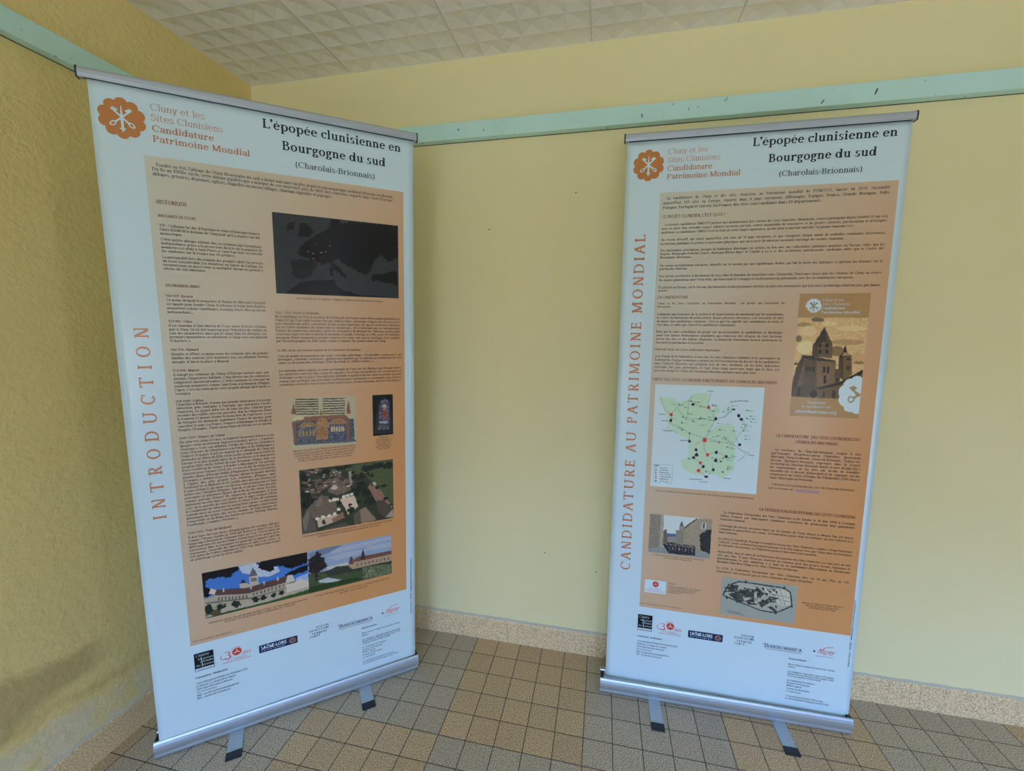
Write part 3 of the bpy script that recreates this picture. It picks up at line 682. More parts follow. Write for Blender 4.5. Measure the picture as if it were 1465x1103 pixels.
  ('p',[(49.0,123.6),(50.3,123.7),(50.3,124.0),(49.0,124.0)],(94,84,76),0),
  ('p',[(51.5,126.4),(52.8,126.4),(52.9,126.8),(51.5,126.7)],(94,84,76),0),
  ('p',[(53.3,127.7),(54.7,127.8),(54.7,128.1),(53.4,128.0)],(78,68,60),0),
  ('p',[(55.9,125.1),(57.3,125.1),(57.3,125.4),(55.9,125.4)],(70,62,56),0),
  ('p',[(54.4,125.0),(55.7,125.1),(55.8,125.4),(54.4,125.3)],(78,68,60),0),
  ('p',[(49.8,127.2),(51.1,127.3),(51.2,127.6),(49.8,127.5)],(94,84,76),0),
  ('p',[(55.0,127.3),(56.4,127.3),(56.4,127.6),(55.0,127.6)],(78,68,60),0),
  ('p',[(52.1,124.8),(53.4,124.8),(53.5,125.2),(52.1,125.1)],(78,68,60),0),
  ('p',[(51.7,124.2),(53.1,124.2),(53.1,124.5),(51.8,124.5)],(70,62,56),0),
  ('p',[(48.4,128.3),(49.8,128.3),(49.8,128.6),(48.5,128.6)],(70,62,56),0),
  ('p',[(50.9,126.9),(52.2,126.9),(52.2,127.2),(50.9,127.2)],(94,84,76),0),
  ('p',[(49.4,125.4),(50.7,125.5),(50.7,125.8),(49.4,125.7)],(94,84,76),0),
  ('p',[(48.0,127.3),(49.3,127.3),(49.3,127.6),(48.0,127.6)],(78,68,60),0),
  ('p',[(51.6,125.6),(53.0,125.6),(53.0,126.0),(51.6,125.9)],(94,84,76),0),
  ('p',[(55.4,129.0),(56.7,129.1),(56.8,129.4),(55.4,129.4)],(70,62,56),0),
  ('p',[(52.5,125.7),(53.8,125.8),(53.8,126.1),(52.5,126.0)],(94,84,76),0),
  ('p',[(51.5,126.6),(52.9,126.6),(52.9,127.0),(51.6,126.9)],(78,68,60),0),
  ('p',[(54.0,128.9),(55.4,128.9),(55.4,129.2),(54.1,129.2)],(70,62,56),0),
  ('p',[(51.7,125.8),(53.1,125.8),(53.1,126.1),(51.8,126.1)],(78,68,60),0),
  ('p',[(49.5,124.8),(50.8,124.8),(50.9,125.1),(49.5,125.1)],(78,68,60),0),
  ('p',[(54.0,125.4),(55.2,125.4),(55.1,126.4),(54.0,126.4)],(175,168,160),0),
  ('p',[(55.1,125.3),(56.3,125.3),(56.3,126.4),(55.1,126.4)],(175,168,160),0),
  ('p',[(56.3,125.3),(57.5,125.3),(57.4,126.3),(56.2,126.3)],(175,168,160),0),
  ('p',[(58.4,124.7),(59.6,124.7),(59.5,125.8),(58.3,125.8)],(175,168,160),0),
  ('p',[(59.8,124.5),(61.0,124.5),(61.0,125.5),(59.7,125.5)],(175,168,160),0),
  ('p',[(61.2,124.2),(62.4,124.2),(62.4,125.2),(61.2,125.2)],(175,168,160),0),
  ('p',[(56.6,129.3),(57.8,129.3),(57.8,130.3),(56.6,130.3)],(175,168,160),0),
  ('p',[(49.3,131.5),(50.5,131.5),(50.4,132.6),(49.3,132.5)],(175,168,160),0),
  ('p',[(51.3,131.1),(52.5,131.2),(52.4,132.2),(51.3,132.2)],(175,168,160),0),
  ('p',[(53.4,131.0),(54.5,131.0),(54.5,132.1),(53.3,132.0)],(175,168,160),0),
  ('p',[(55.2,130.7),(56.4,130.7),(56.3,131.7),(55.2,131.7)],(175,168,160),0),
  ('p',[(67.5,122.8),(69.6,121.8),(71.3,123.4),(76.6,132.2),(74.9,133.7),(71.4,131.9),(69.5,127.2)],(112,82,74),10),
  ('p',[(70.0,128.9),(73.0,128.9),(76.5,133.4),(73.4,136.2),(71.1,133.0)],(62,54,52),0),
  ('p',[(73.6,136.2),(76.6,133.2),(76.9,136.6)],(125,115,110),0),
  ('p',[(64.5,131.4),(66.5,130.6),(70.4,136.3),(69.3,136.6),(64.9,137.2)],(110,92,78),0),
  ('p',[(62.1,132.9),(64.5,131.2),(64.9,136.4),(62.5,137.0)],(72,66,60),0),
  ('p',[(68.6,121.1),(70.4,121.5),(70.6,122.8),(68.1,122.2)],(140,135,132),0),
  ('e',50.3,114.4,0.4,0.6,(170,172,175),0),
  ('e',55.9,121.2,1.2,0.9,(150,140,135),0),
  ('p',[(52.2,136.2),(59.2,135.2),(61.0,137.0),(52.6,137.1)],(60,58,54),0),
  ('p',[(52.2,118.7),(54.4,119.0),(54.4,120.0),(52.2,119.7)],(66,58,54),10),
  ('p',[(52.2,119.2),(54.4,119.5),(54.4,120.0),(52.2,119.7)],(39,34,32),8),
  ('p',[(52.5,119.8),(54.0,119.9),(53.9,120.3),(52.5,120.2)],(158,150,140),0),
  ('p',[(47.9,120.3),(49.4,120.7),(49.3,121.9),(47.8,121.4)],(124,112,102),10),
  ('p',[(47.8,120.8),(49.4,121.3),(49.3,121.9),(47.8,121.4)],(74,67,61),8),
  ('p',[(49.9,113.3),(51.9,113.9),(51.8,115.1),(49.8,114.5)],(124,112,102),10),
  ('p',[(49.9,113.9),(51.9,114.5),(51.8,115.1),(49.8,114.5)],(74,67,61),8),
  ('p',[(55.9,114.9),(56.8,115.4),(56.8,116.5),(55.9,116.0)],(112,96,84),10),
  ('p',[(55.9,115.5),(56.8,115.9),(56.8,116.5),(55.9,116.0)],(67,57,50),8),
  ('p',[(56.0,116.2),(56.6,116.2),(56.6,116.6),(56.0,116.6)],(158,150,140),0),
  ('p',[(60.0,120.4),(62.1,120.6),(62.1,121.6),(60.0,121.3)],(112,96,84),10),
  ('p',[(60.0,120.9),(62.1,121.1),(62.1,121.6),(60.0,121.3)],(67,57,50),8),
  ('p',[(53.7,119.6),(55.3,119.9),(55.3,121.1),(53.6,120.8)],(78,66,60),10),
  ('p',[(53.7,120.2),(55.3,120.5),(55.3,121.1),(53.6,120.8)],(46,39,36),8),
  ('p',[(51.4,118.5),(53.6,119.0),(53.6,119.8),(51.4,119.3)],(112,96,84),10),
  ('p',[(51.4,118.9),(53.6,119.4),(53.6,119.8),(51.4,119.3)],(67,57,50),8),
  ('p',[(54.9,114.4),(56.0,114.8),(55.9,115.7),(54.9,115.3)],(96,82,72),10),
  ('p',[(54.9,114.8),(56.0,115.3),(55.9,115.7),(54.9,115.3)],(57,49,43),8),
  ('p',[(48.2,121.3),(49.7,121.7),(49.6,123.1),(48.1,122.7)],(96,82,72),10),
  ('p',[(48.1,122.0),(49.7,122.4),(49.6,123.1),(48.1,122.7)],(57,49,43),8),
  ('p',[(54.6,115.3),(56.4,115.7),(56.4,116.7),(54.5,116.3)],(96,82,72),10),
  ('p',[(54.5,115.8),(56.4,116.2),(56.4,116.7),(54.5,116.3)],(57,49,43),8),
  ('p',[(54.8,116.4),(56.0,116.4),(56.0,116.9),(54.8,116.8)],(158,150,140),0),
  ('p',[(47.1,115.0),(48.1,114.9),(48.1,115.7),(47.1,115.7)],(112,96,84),10),
  ('p',[(47.1,115.3),(48.1,115.3),(48.1,115.7),(47.1,115.7)],(67,57,50),8),
  ('p',[(56.8,115.5),(58.4,115.5),(58.4,116.9),(56.7,116.9)],(124,112,102),10),
  ('p',[(56.7,116.2),(58.4,116.2),(58.4,116.9),(56.7,116.9)],(74,67,61),8),
  ('p',[(56.2,114.7),(57.7,115.1),(57.6,116.0),(56.1,115.6)],(66,58,54),10),
  ('p',[(56.1,115.2),(57.6,115.5),(57.6,116.0),(56.1,115.6)],(39,34,32),8),
  ('p',[(56.3,115.7),(57.3,115.7),(57.3,116.2),(56.3,116.1)],(158,150,140),0),
  ('p',[(50.0,121.8),(51.2,121.7),(51.1,122.7),(50.0,122.8)],(104,80,66),10),
  ('p',[(50.0,122.3),(51.2,122.2),(51.1,122.7),(50.0,122.8)],(62,48,39),8),
  ('p',[(47.6,116.8),(48.5,116.7),(48.4,117.8),(47.5,117.9)],(124,112,102),10),
  ('p',[(47.6,117.4),(48.4,117.3),(48.4,117.8),(47.5,117.9)],(74,67,61),8),
  ('p',[(46.1,113.2),(47.7,113.3),(47.7,114.2),(46.1,114.0)],(78,66,60),10),
  ('p',[(46.1,113.6),(47.7,113.7),(47.7,114.2),(46.1,114.0)],(46,39,36),8),
  ('p',[(46.3,114.0),(47.4,114.1),(47.4,114.5),(46.3,114.4)],(158,150,140),0),
  ('p',[(55.7,114.5),(57.4,115.0),(57.4,116.3),(55.6,115.8)],(124,112,102),10),
  ('p',[(55.6,115.1),(57.4,115.7),(57.4,116.3),(55.6,115.8)],(74,67,61),8),
  ('p',[(47.7,113.7),(49.8,114.2),(49.8,115.4),(47.7,115.0)],(112,96,84),10),
  ('p',[(47.7,114.3),(49.8,114.8),(49.8,115.4),(47.7,115.0)],(67,57,50),8),
  ('p',[(47.3,118.5),(49.0,118.8),(48.9,120.0),(47.3,119.7)],(124,112,102),10),
  ('p',[(47.3,119.1),(48.9,119.4),(48.9,120.0),(47.3,119.7)],(74,67,61),8),
  ('p',[(55.5,118.1),(56.6,117.9),(56.6,118.6),(55.5,118.8)],(112,96,84),10),
  ('p',[(55.5,118.4),(56.6,118.3),(56.6,118.6),(55.5,118.8)],(67,57,50),8),
  ('p',[(55.7,118.7),(56.4,118.7),(56.4,119.1),(55.7,119.1)],(158,150,140),0),
  ('p',[(57.8,117.6),(59.3,117.9),(59.3,119.2),(57.8,119.0)],(66,58,54),10),
  ('p',[(57.8,118.3),(59.3,118.5),(59.3,119.2),(57.8,119.0)],(39,34,32),8),
  ('p',[(47.9,119.7),(48.9,119.8),(48.9,120.7),(47.9,120.6)],(66,58,54),10),
  ('p',[(47.9,120.1),(48.9,120.3),(48.9,120.7),(47.9,120.6)],(39,34,32),8),
  ('p',[(55.2,116.2),(57.4,116.9),(57.4,117.7),(55.2,117.0)],(78,66,60),10),
  ('p',[(55.2,116.6),(57.4,117.3),(57.4,117.7),(55.2,117.0)],(46,39,36),8),
  ('p',[(52.2,115.6),(53.2,115.7),(53.2,116.6),(52.2,116.5)],(112,96,84),10),
  ('p',[(52.2,116.0),(53.2,116.2),(53.2,116.6),(52.2,116.5)],(67,57,50),8),
  ('p',[(52.3,116.5),(53.0,116.5),(52.9,116.9),(52.3,116.9)],(158,150,140),0),
  ('p',[(46.5,113.7),(47.9,113.7),(47.9,114.7),(46.4,114.6)],(66,58,54),10),
  ('p',[(46.5,114.2),(47.9,114.2),(47.9,114.7),(46.4,114.6)],(39,34,32),8),
  ('p',[(55.3,115.2),(56.3,115.0),(56.3,115.7),(55.3,115.9)],(104,80,66),10),
  ('p',[(55.3,115.5),(56.3,115.4),(56.3,115.7),(55.3,115.9)],(62,48,39),8),
  ('p',[(55.6,114.1),(56.6,114.5),(56.6,115.5),(55.6,115.1)],(96,82,72),10),
  ('p',[(55.6,114.6),(56.6,115.0),(56.6,115.5),(55.6,115.1)],(57,49,43),8),
  ('p',[(55.7,115.2),(56.4,115.2),(56.4,115.7),(55.7,115.6)],(158,150,140),0),
  ('p',[(45.8,117.5),(47.7,117.6),(47.6,118.9),(45.8,118.8)],(104,80,66),10),
  ('p',[(45.8,118.1),(47.7,118.2),(47.6,118.9),(45.8,118.8)],(62,48,39),8),
  ('p',[(50.8,113.9),(52.3,113.9),(52.3,114.6),(50.7,114.7)],(96,82,72),10),
  ('p',[(50.8,114.3),(52.3,114.2),(52.3,114.6),(50.7,114.7)],(57,49,43),8),
  ('p',[(59.9,120.0),(61.7,120.3),(61.7,121.3),(59.8,121.0)],(66,58,54),10),
  ('p',[(59.9,120.5),(61.7,120.8),(61.7,121.3),(59.8,121.0)],(39,34,32),8),
  ('p',[(60.1,121.1),(61.3,121.1),(61.3,121.6),(60.1,121.5)],(158,150,140),0),
  ('p',[(46.4,113.1),(47.4,113.3),(47.4,114.2),(46.4,114.0)],(78,66,60),10),
  ('p',[(46.4,113.6),(47.4,113.8),(47.4,114.2),(46.4,114.0)],(46,39,36),8),
  ('p',[(51.3,120.4),(53.0,120.5),(52.9,121.5),(51.2,121.4)],(96,82,72),10),
  ('p',[(51.3,120.9),(53.0,121.0),(52.9,121.5),(51.2,121.4)],(57,49,43),8),
  ('p',[(53.9,118.4),(55.2,119.0),(55.2,119.7),(53.8,119.2)],(104,80,66),10),
  ('p',[(53.8,118.8),(55.2,119.4),(55.2,119.7),(53.8,119.2)],(62,48,39),8),
  ('p',[(46.4,120.1),(48.2,120.1),(48.2,121.1),(46.4,121.1)],(78,66,60),10),
  ('p',[(46.4,120.6),(48.2,120.6),(48.2,121.1),(46.4,121.1)],(46,39,36),8),
  ('p',[(46.6,121.0),(47.8,121.1),(47.8,121.6),(46.6,121.4)],(158,150,140),0),
  ('p',[(50.0,119.8),(51.2,119.7),(51.2,120.5),(50.0,120.6)],(104,80,66),10),
  ('p',[(50.0,120.2),(51.2,120.1),(51.2,120.5),(50.0,120.6)],(62,48,39),8),
  ('p',[(61.4,119.4),(62.7,119.8),(62.7,120.8),(61.4,120.4)],(104,80,66),10),
  ('p',[(61.4,119.9),(62.7,120.3),(62.7,120.8),(61.4,120.4)],(62,48,39),8),
  ('p',[(51.8,120.9),(54.0,121.3),(53.9,122.7),(51.7,122.2)],(66,58,54),10),
  ('p',[(51.7,121.6),(53.9,122.0),(53.9,122.7),(51.7,122.2)],(39,34,32),8),
  ('p',[(61.4,116.6),(62.5,116.5),(62.5,117.5),(61.4,117.6)],(96,82,72),10),
  ('p',[(61.4,117.1),(62.5,117.0),(62.5,117.5),(61.4,117.6)],(57,49,43),8),
  ('p',[(61.5,117.5),(62.3,117.5),(62.3,118.0),(61.5,117.9)],(158,150,140),0),
  ('p',[(57.2,123.6),(58.5,123.8),(58.5,124.7),(57.2,124.4)],(78,66,60),10),
  ('p',[(57.2,124.0),(58.5,124.3),(58.5,124.7),(57.2,124.4)],(46,39,36),8),
  ('e',74.0,128.5,0.9,0.6,(20,26,20),12),
  ('e',54.5,125.2,0.5,0.7,(20,26,20),12),
  ('e',53.5,121.4,0.7,0.5,(38,48,34),12),
  ('e',69.8,114.7,0.6,0.4,(30,38,28),12),
  ('e',69.0,118.5,0.9,0.8,(30,38,28),12),
  ('e',49.0,113.2,0.9,0.6,(38,48,34),12),
  ('e',51.2,119.1,0.8,0.6,(30,38,28),12),
  ('e',61.6,113.8,0.5,0.5,(30,38,28),12),
  ('e',66.5,122.2,0.7,0.7,(30,38,28),12),
  ('e',73.5,116.3,0.5,0.5,(20,26,20),12),
  ('e',64.1,128.0,0.7,0.7,(20,26,20),12),
  ('e',55.6,117.4,0.4,0.7,(30,38,28),12),
  ('e',69.7,129.3,0.6,0.7,(24,30,22),12),
  ('e',75.8,131.2,0.6,0.7,(38,48,34),12),
  ('e',45.9,118.7,0.6,0.5,(24,30,22),12),
  ('e',68.9,122.0,0.5,0.8,(24,30,22),12),
  ('e',58.3,113.4,0.8,0.7,(38,48,34),12),
  ('e',73.2,123.2,1.1,0.6,(20,26,20),12),
  ('e',75.0,116.4,0.7,0.6,(30,38,28),12),
  ('e',70.9,123.5,0.8,0.8,(30,38,28),12),
  ('e',62.2,118.2,1.1,0.7,(20,26,20),12),
  ('e',63.8,118.3,1.0,0.6,(30,38,28),12),
  ('e',62.7,116.5,0.7,0.6,(24,30,22),12),
  ('e',45.9,125.7,0.7,0.7,(20,26,20),12),
  ('e',49.2,113.0,0.4,0.5,(30,38,28),12),
  ('e',57.4,127.6,0.6,0.5,(20,26,20),12),
  ('e',49.1,118.1,0.7,0.3,(20,26,20),12),
  ('e',58.0,113.2,0.5,0.7,(38,48,34),12),
  ('e',46.3,114.1,0.3,0.4,(30,38,28),12),
  ('e',67.5,117.9,0.4,0.7,(20,26,20),12),
  ('e',49.0,119.2,0.7,0.7,(38,48,34),12),
  ('e',72.6,115.1,1.0,0.6,(20,26,20),12),
  ('p',[(60.8,116.0),(61.9,115.8),(62.0,121.1),(61.5,121.4)],(118,112,104),0),
 ]),
 'abbey': ((15.15, 144.0, 46.2, 160.3), (92, 88, 76), [
  ('p',[(13.8,142.7),(49.5,141.7),(49.0,154.8),(39.5,156.0),(27.1,155.1),(18.0,153.7),(13.2,152.7)],(44,100,190),0),
  ('p',[(25.2,144.1),(27.8,144.0),(31.0,143.8),(36.9,147.3),(37.3,149.2),(33.9,150.3),(31.0,149.4),(26.2,146.8)],(150,166,190),14),
  ('p',[(42.3,153.0),(46.7,152.0),(46.6,155.1),(42.3,154.9)],(120,150,200),10),
  ('p',[(14.9,143.6),(23.7,143.5),(25.0,144.2),(25.3,145.2),(23.1,147.1),(21.7,147.4),(19.8,146.2),(18.4,146.7),(16.1,146.7),(15.7,149.1),(17.2,150.5),(18.2,150.9),(16.4,152.6),(15.4,153.0),(15.0,151.5)],(12,13,20),0),
  ('p',[(30.2,144.1),(47.2,143.0),(47.1,146.7),(45.3,148.1),(42.2,148.7),(39.9,148.6),(38.4,147.3),(37.0,146.7),(35.8,147.1),(35.4,148.4),(33.6,148.1),(31.3,146.8),(31.2,145.5)],(12,13,20),0),
  ('p',[(38.6,150.8),(40.6,150.1),(43.7,149.1),(46.8,148.5),(46.7,151.3),(44.0,151.3),(42.0,151.5),(39.4,151.5)],(12,13,20),0),
  ('p',[(28.0,148.7),(29.4,145.5),(30.8,148.8)],(85,82,92),0),
  ('p',[(28.1,148.7),(30.7,148.8),(30.7,151.6),(28.1,151.4)],(160,156,150),0),
  ('p',[(27.3,151.2),(31.1,151.6),(31.0,153.1),(27.3,152.5)],(150,146,140),0),
  ('p',[(28.7,149.3),(29.1,149.3),(29.0,150.7),(28.6,150.7)],(60,60,66),0),
  ('p',[(29.3,149.4),(29.7,149.4),(29.6,150.9),(29.3,150.9)],(60,60,66),0),
  ('p',[(29.9,149.6),(30.2,149.6),(30.2,151.0),(29.8,151.0)],(60,60,66),0),
  ('p',[(25.2,150.4),(27.5,150.7),(27.3,152.7),(25.4,152.3)],(155,148,142),0),
  ('p',[(25.4,150.4),(26.4,149.0),(27.4,150.8)],(40,42,72),0),
  ('p',[(16.6,151.8),(17.2,149.9),(18.9,151.0),(19.3,152.9)],(178,172,160),0),
  ('p',[(18.7,150.8),(27.6,152.6),(28.7,152.5),(39.4,151.4),(39.8,153.8),(28.6,154.7),(27.2,154.8),(18.0,152.8)],(78,54,56),0),
  ('p',[(20.5,150.8),(20.9,150.8),(20.8,152.2),(20.4,152.2)],(168,160,148),0),
  ('p',[(28.2,152.0),(28.7,152.0),(28.6,153.5),(28.2,153.4)],(168,160,148),0),
  ('p',[(32.2,151.6),(32.6,151.6),(32.5,153.0),(32.1,153.0)],(168,160,148),0),
  ('p',[(36.4,151.0),(36.8,151.0),(36.8,152.5),(36.3,152.5)],(168,160,148),0),
  ('p',[(14.8,152.8),(15.8,152.9),(15.8,157.4),(14.7,158.0)],(120,114,100),0),
  ('p',[(14.9,153.3),(18.1,152.7),(27.2,154.7),(28.6,154.7),(39.8,153.7),(41.8,156.6),(41.8,157.6),(28.4,158.4),(20.7,157.9),(16.7,157.7),(14.6,158.4)],(146,140,124),0),
  ('p',[(39.0,153.6),(39.6,151.3),(41.2,151.4),(42.0,154.3),(43.1,153.9),(43.9,153.4),(44.4,154.5),(46.6,154.6),(46.4,157.9),(39.1,158.1)],(172,168,158),0),
  ('p',[(39.2,154.0),(41.9,154.0),(41.9,154.7),(39.2,154.6)],(120,112,108),0),
  ('p',[(19.0,153.7),(19.4,153.7),(19.3,155.0),(18.9,154.9)],(78,76,74),0),
  ('p',[(19.9,153.9),(20.3,153.9),(20.2,155.2),(19.8,155.1)],(78,76,74),0),
  ('p',[(20.9,154.0),(21.3,154.1),(21.2,155.4),(20.8,155.3)],(78,76,74),0),
  ('p',[(21.9,154.2),(22.3,154.3),(22.2,155.6),(21.8,155.5)],(78,76,74),0),
  ('p',[(22.8,154.4),(23.2,154.5),(23.2,155.8),(22.8,155.7)],(78,76,74),0),
  ('p',[(23.8,154.6),(24.2,154.7),(24.2,156.0),(23.7,155.9)],(78,76,74),0),
  ('p',[(24.8,154.8),(25.2,154.9),(25.2,156.2),(24.7,156.1)],(78,76,74),0),
  ('p',[(25.8,155.0),(26.2,155.1),(26.2,156.4),(25.7,156.3)],(78,76,74),0),
  ('p',[(26.8,155.2),(27.2,155.3),(27.2,156.6),(26.7,156.5)],(78,76,74),0),
  ('p',[(28.9,154.9),(29.3,154.9),(29.3,156.0),(28.8,156.0)],(78,76,74),0),
  ('p',[(30.0,154.8),(30.4,154.8),(30.4,155.9),(29.9,155.9)],(78,76,74),0),
  ('p',[(31.1,154.8),(31.6,154.7),(31.5,155.9),(31.1,155.9)],(78,76,74),0),
  ('p',[(32.2,154.7),(32.7,154.7),(32.6,155.8),(32.2,155.8)],(78,76,74),0),
  ('p',[(33.4,154.6),(33.8,154.6),(33.8,155.7),(33.3,155.7)],(78,76,74),0),
  ('p',[(34.5,154.5),(35.0,154.5),(34.9,155.6),(34.5,155.7)],(78,76,74),0),
  ('p',[(35.7,154.4),(36.1,154.4),(36.1,155.6),(35.6,155.6)],(78,76,74),0),
  ('p',[(36.8,154.4),(37.3,154.4),(37.2,155.5),(36.8,155.5)],(78,76,74),0),
  ('p',[(38.0,154.3),(38.4,154.3),(38.4,155.4),(37.9,155.4)],(78,76,74),0),
  ('p',[(15.6,154.5),(28.5,156.5),(39.2,155.9),(39.1,156.2),(28.5,157.0),(15.6,155.0)],(92,88,82),0),
  ('p',[(14.4,160.1),(16.7,159.0),(20.8,157.7),(28.4,158.3),(46.7,157.5),(46.6,158.7),(31.9,159.5),(19.3,159.6)],(150,142,132),0),
  ('p',[(13.9,162.5),(15.1,160.5),(19.3,159.5),(31.9,159.6),(46.8,158.5),(46.6,164.7),(19.7,164.5)],(42,78,36),8),
  ('e',16.3,157.2,1.3,1.8,(26,36,28),8),
  ('e',19.3,157.3,1.0,1.2,(26,36,28),8),
  ('e',20.8,157.2,0.6,0.8,(26,36,28),8),
  ('e',24.0,157.6,1.3,1.3,(26,36,28),8),
  ('e',29.5,157.7,1.0,1.1,(26,36,28),8),
  ('e',31.9,157.6,1.0,1.0,(26,36,28),8),
  ('e',35.1,157.5,0.7,0.8,(26,36,28),8),
  ('e',37.5,157.4,0.7,0.8,(26,36,28),8),
  ('e',18.0,159.0,1.5,0.9,(70,62,42),14),
 ]),
 'garden': ((46.2, 143.75, 75.8, 160.3), (116, 138, 176), [
  ('p',[(53.3,144.7),(63.6,144.7),(75.7,144.4),(75.7,145.7),(63.6,146.5),(54.3,146.7)],(138,150,176),9),
  ('p',[(52.2,147.9),(58.3,147.1),(69.0,147.8),(64.1,149.1),(56.2,149.5)],(138,150,176),9),
  ('p',[(66.3,146.6),(75.7,146.9),(75.6,148.8),(67.9,148.5)],(138,150,176),9),
  ('p',[(46.5,144.8),(53.4,143.5),(58.4,144.1),(53.3,145.9),(47.4,147.3)],(92,108,140),8),
  ('p',[(52.1,151.4),(59.8,151.3),(59.7,152.8),(52.6,152.5)],(160,165,165),0),
  ('p',[(46.2,152.5),(53.1,152.9),(60.0,153.5),(76.1,154.5),(76.0,161.5),(46.1,161.0)],(56,72,48),14),
  ('p',[(51.5,153.4),(55.6,152.1),(60.3,152.7),(75.6,154.1),(76.1,156.6),(63.4,155.6),(53.0,155.4)],(44,50,46),10),
  ('p',[(60.0,151.8),(61.9,151.0),(75.9,151.5),(76.0,154.8),(61.3,154.6),(60.0,153.2)],(148,128,108),0),
  ('p',[(61.6,150.8),(64.0,149.9),(67.3,150.3),(75.9,150.5),(75.9,152.0),(61.9,151.9)],(104,66,56),0),
  ('p',[(64.3,151.6),(64.6,149.5),(65.2,147.1),(65.7,149.5),(65.9,151.8)],(52,44,58),0),
  ('p',[(60.0,152.4),(60.4,149.7),(60.9,149.0),(61.5,150.0),(61.7,152.6)],(80,64,62),0),
  ('p',[(63.0,152.7),(63.4,152.7),(63.4,153.8),(62.9,153.7)],(86,74,66),0),
  ('p',[(64.4,152.7),(64.8,152.8),(64.8,153.8),(64.3,153.8)],(86,74,66),0),
  ('p',[(65.8,152.8),(66.2,152.8),(66.2,153.9),(65.7,153.8)],(86,74,66),0),
  ('p',[(67.2,152.8),(67.6,152.8),(67.6,153.9),(67.1,153.8)],(86,74,66),0),
  ('p',[(68.6,152.8),(69.0,152.9),(69.0,153.9),(68.6,153.9)],(86,74,66),0),
  ('p',[(70.0,152.9),(70.5,152.9),(70.4,154.0),(70.0,153.9)],(86,74,66),0),
  ('p',[(71.5,152.9),(71.9,153.0),(71.9,154.0),(71.4,154.0)],(86,74,66),0),
  ('p',[(72.9,153.0),(73.4,153.0),(73.3,154.1),(72.9,154.0)],(86,74,66),0),
  ('p',[(74.4,153.0),(74.8,153.0),(74.8,154.1),(74.4,154.1)],(86,74,66),0),
  ('p',[(46.4,146.8),(48.4,145.9),(49.9,144.6),(51.4,147.3),(52.7,151.3),(50.1,152.8),(49.2,152.6),(49.0,156.6),(48.6,156.5),(48.6,152.9),(46.4,151.8)],(30,28,34),10),
  ('p',[(49.4,156.1),(52.5,155.6),(57.3,157.8),(54.9,158.3),(49.9,157.1)],(150,165,178),14),
  ('p',[(65.0,154.8),(76.0,155.9),(75.9,160.5),(64.9,159.8)],(84,96,70),46),
  ('p',[(46.2,157.8),(52.9,157.9),(63.3,158.4),(64.9,159.7),(52.8,160.0),(46.2,160.9)],(34,58,28),6),
 ]),
 'map': ((13.4, 84.05, 49.45, 122.2), (162, 192, 215), [
  ('p',[(14.9,88.7),(17.3,88.8),(20.0,88.9),(21.3,90.3),(25.1,89.1),(26.5,87.4),(28.8,86.7),(31.4,86.8),(31.8,90.4),(32.9,92.0),(34.6,94.8),(33.6,98.2),(32.5,101.6),(31.2,102.9),(26.7,104.5),(23.1,102.6),(18.6,99.0),(18.2,95.7),(16.7,92.8),(15.4,90.7)],(152,184,170),3),
  ('p',[(25.9,104.5),(31.2,102.9),(34.1,99.0),(37.0,97.6),(39.2,97.1),(40.8,98.6),(41.7,101.9),(40.7,103.6),(41.7,106.8),(41.5,110.2),(41.8,113.5),(39.7,115.8),(37.9,117.6),(35.9,116.1),(32.8,115.9),(29.7,116.6),(27.4,116.3),(24.5,114.8),(23.6,111.9),(26.2,110.0)],(152,184,170),3),
  ('p',[(33.2,91.6),(34.7,91.1),(35.9,92.7),(34.5,94.4)],(152,184,170),6),
  ('l',[(19.4,95.0),(21.0,92.4),(25.1,89.7),(27.9,91.0),(31.9,91.9)],(104,124,130),0.13),
  ('l',[(19.5,97.3),(18.9,98.2),(22.1,99.2),(26.2,101.5),(31.2,102.9),(35.9,103.9),(40.4,104.4),(45.1,107.8)],(104,124,130),0.13),
  ('l',[(31.9,91.9),(34.4,95.7),(32.9,99.5),(31.4,102.9)],(104,124,130),0.13),
  ('l',[(34.6,95.7),(37.6,94.7),(40.0,92.1)],(104,124,130),0.13),
  ('l',[(40.0,92.1),(36.5,95.2),(34.6,95.7)],(104,124,130),0.13),
  ('l',[(26.2,101.5),(25.9,104.3)],(104,124,130),0.13),
  ('l',[(41.1,104.0),(42.4,101.0),(44.1,98.8),(44.4,97.2),(42.8,95.2)],(104,124,130),0.13),
  ('l',[(42.7,104.7),(41.4,101.9)],(104,124,130),0.13),
  ('l',[(25.1,89.7),(26.5,87.4)],(104,124,130),0.13),
  ('l',[(32.2,86.7),(31.6,90.0),(31.9,91.9)],(104,124,130),0.13),
  ('l',[(15.3,89.1),(17.5,93.6),(19.2,95.0)],(104,124,130),0.13),
  ('l',[(21.4,92.6),(24.7,96.6),(29.3,95.9),(33.9,96.5)],(104,124,130),0.13),
  ('l',[(24.7,96.6),(25.1,89.7)],(104,124,130),0.13),
  ('l',[(43.6,106.7),(46.2,107.3),(42.7,110.5)],(104,124,130),0.13),
  ('l',[(18.0,99.5),(21.9,101.8)],(104,124,130),0.13),
  ('l',[(31.1,103.8),(28.3,105.2),(28.6,107.3),(28.9,109.4),(27.8,110.3),(30.3,112.3),(31.3,113.5),(29.8,115.1),(32.7,117.2),(34.8,114.5),(34.3,112.0)],(160,105,105),0.13),
  ('l',[(31.1,103.8),(31.1,106.7),(32.4,109.1),(35.3,107.7),(38.8,109.1),(35.5,110.8)],(160,105,105),0.13),
  ('e',23.9,92.2,0.2,0.3,(70,128,100),0),
  ('l',[(24.2,92.3),(25.3,92.3)],(110,130,128),0.14),
  ('e',22.0,91.4,0.3,0.2,(70,128,100),0),
  ('l',[(22.3,91.4),(23.5,91.4)],(110,130,128),0.14),
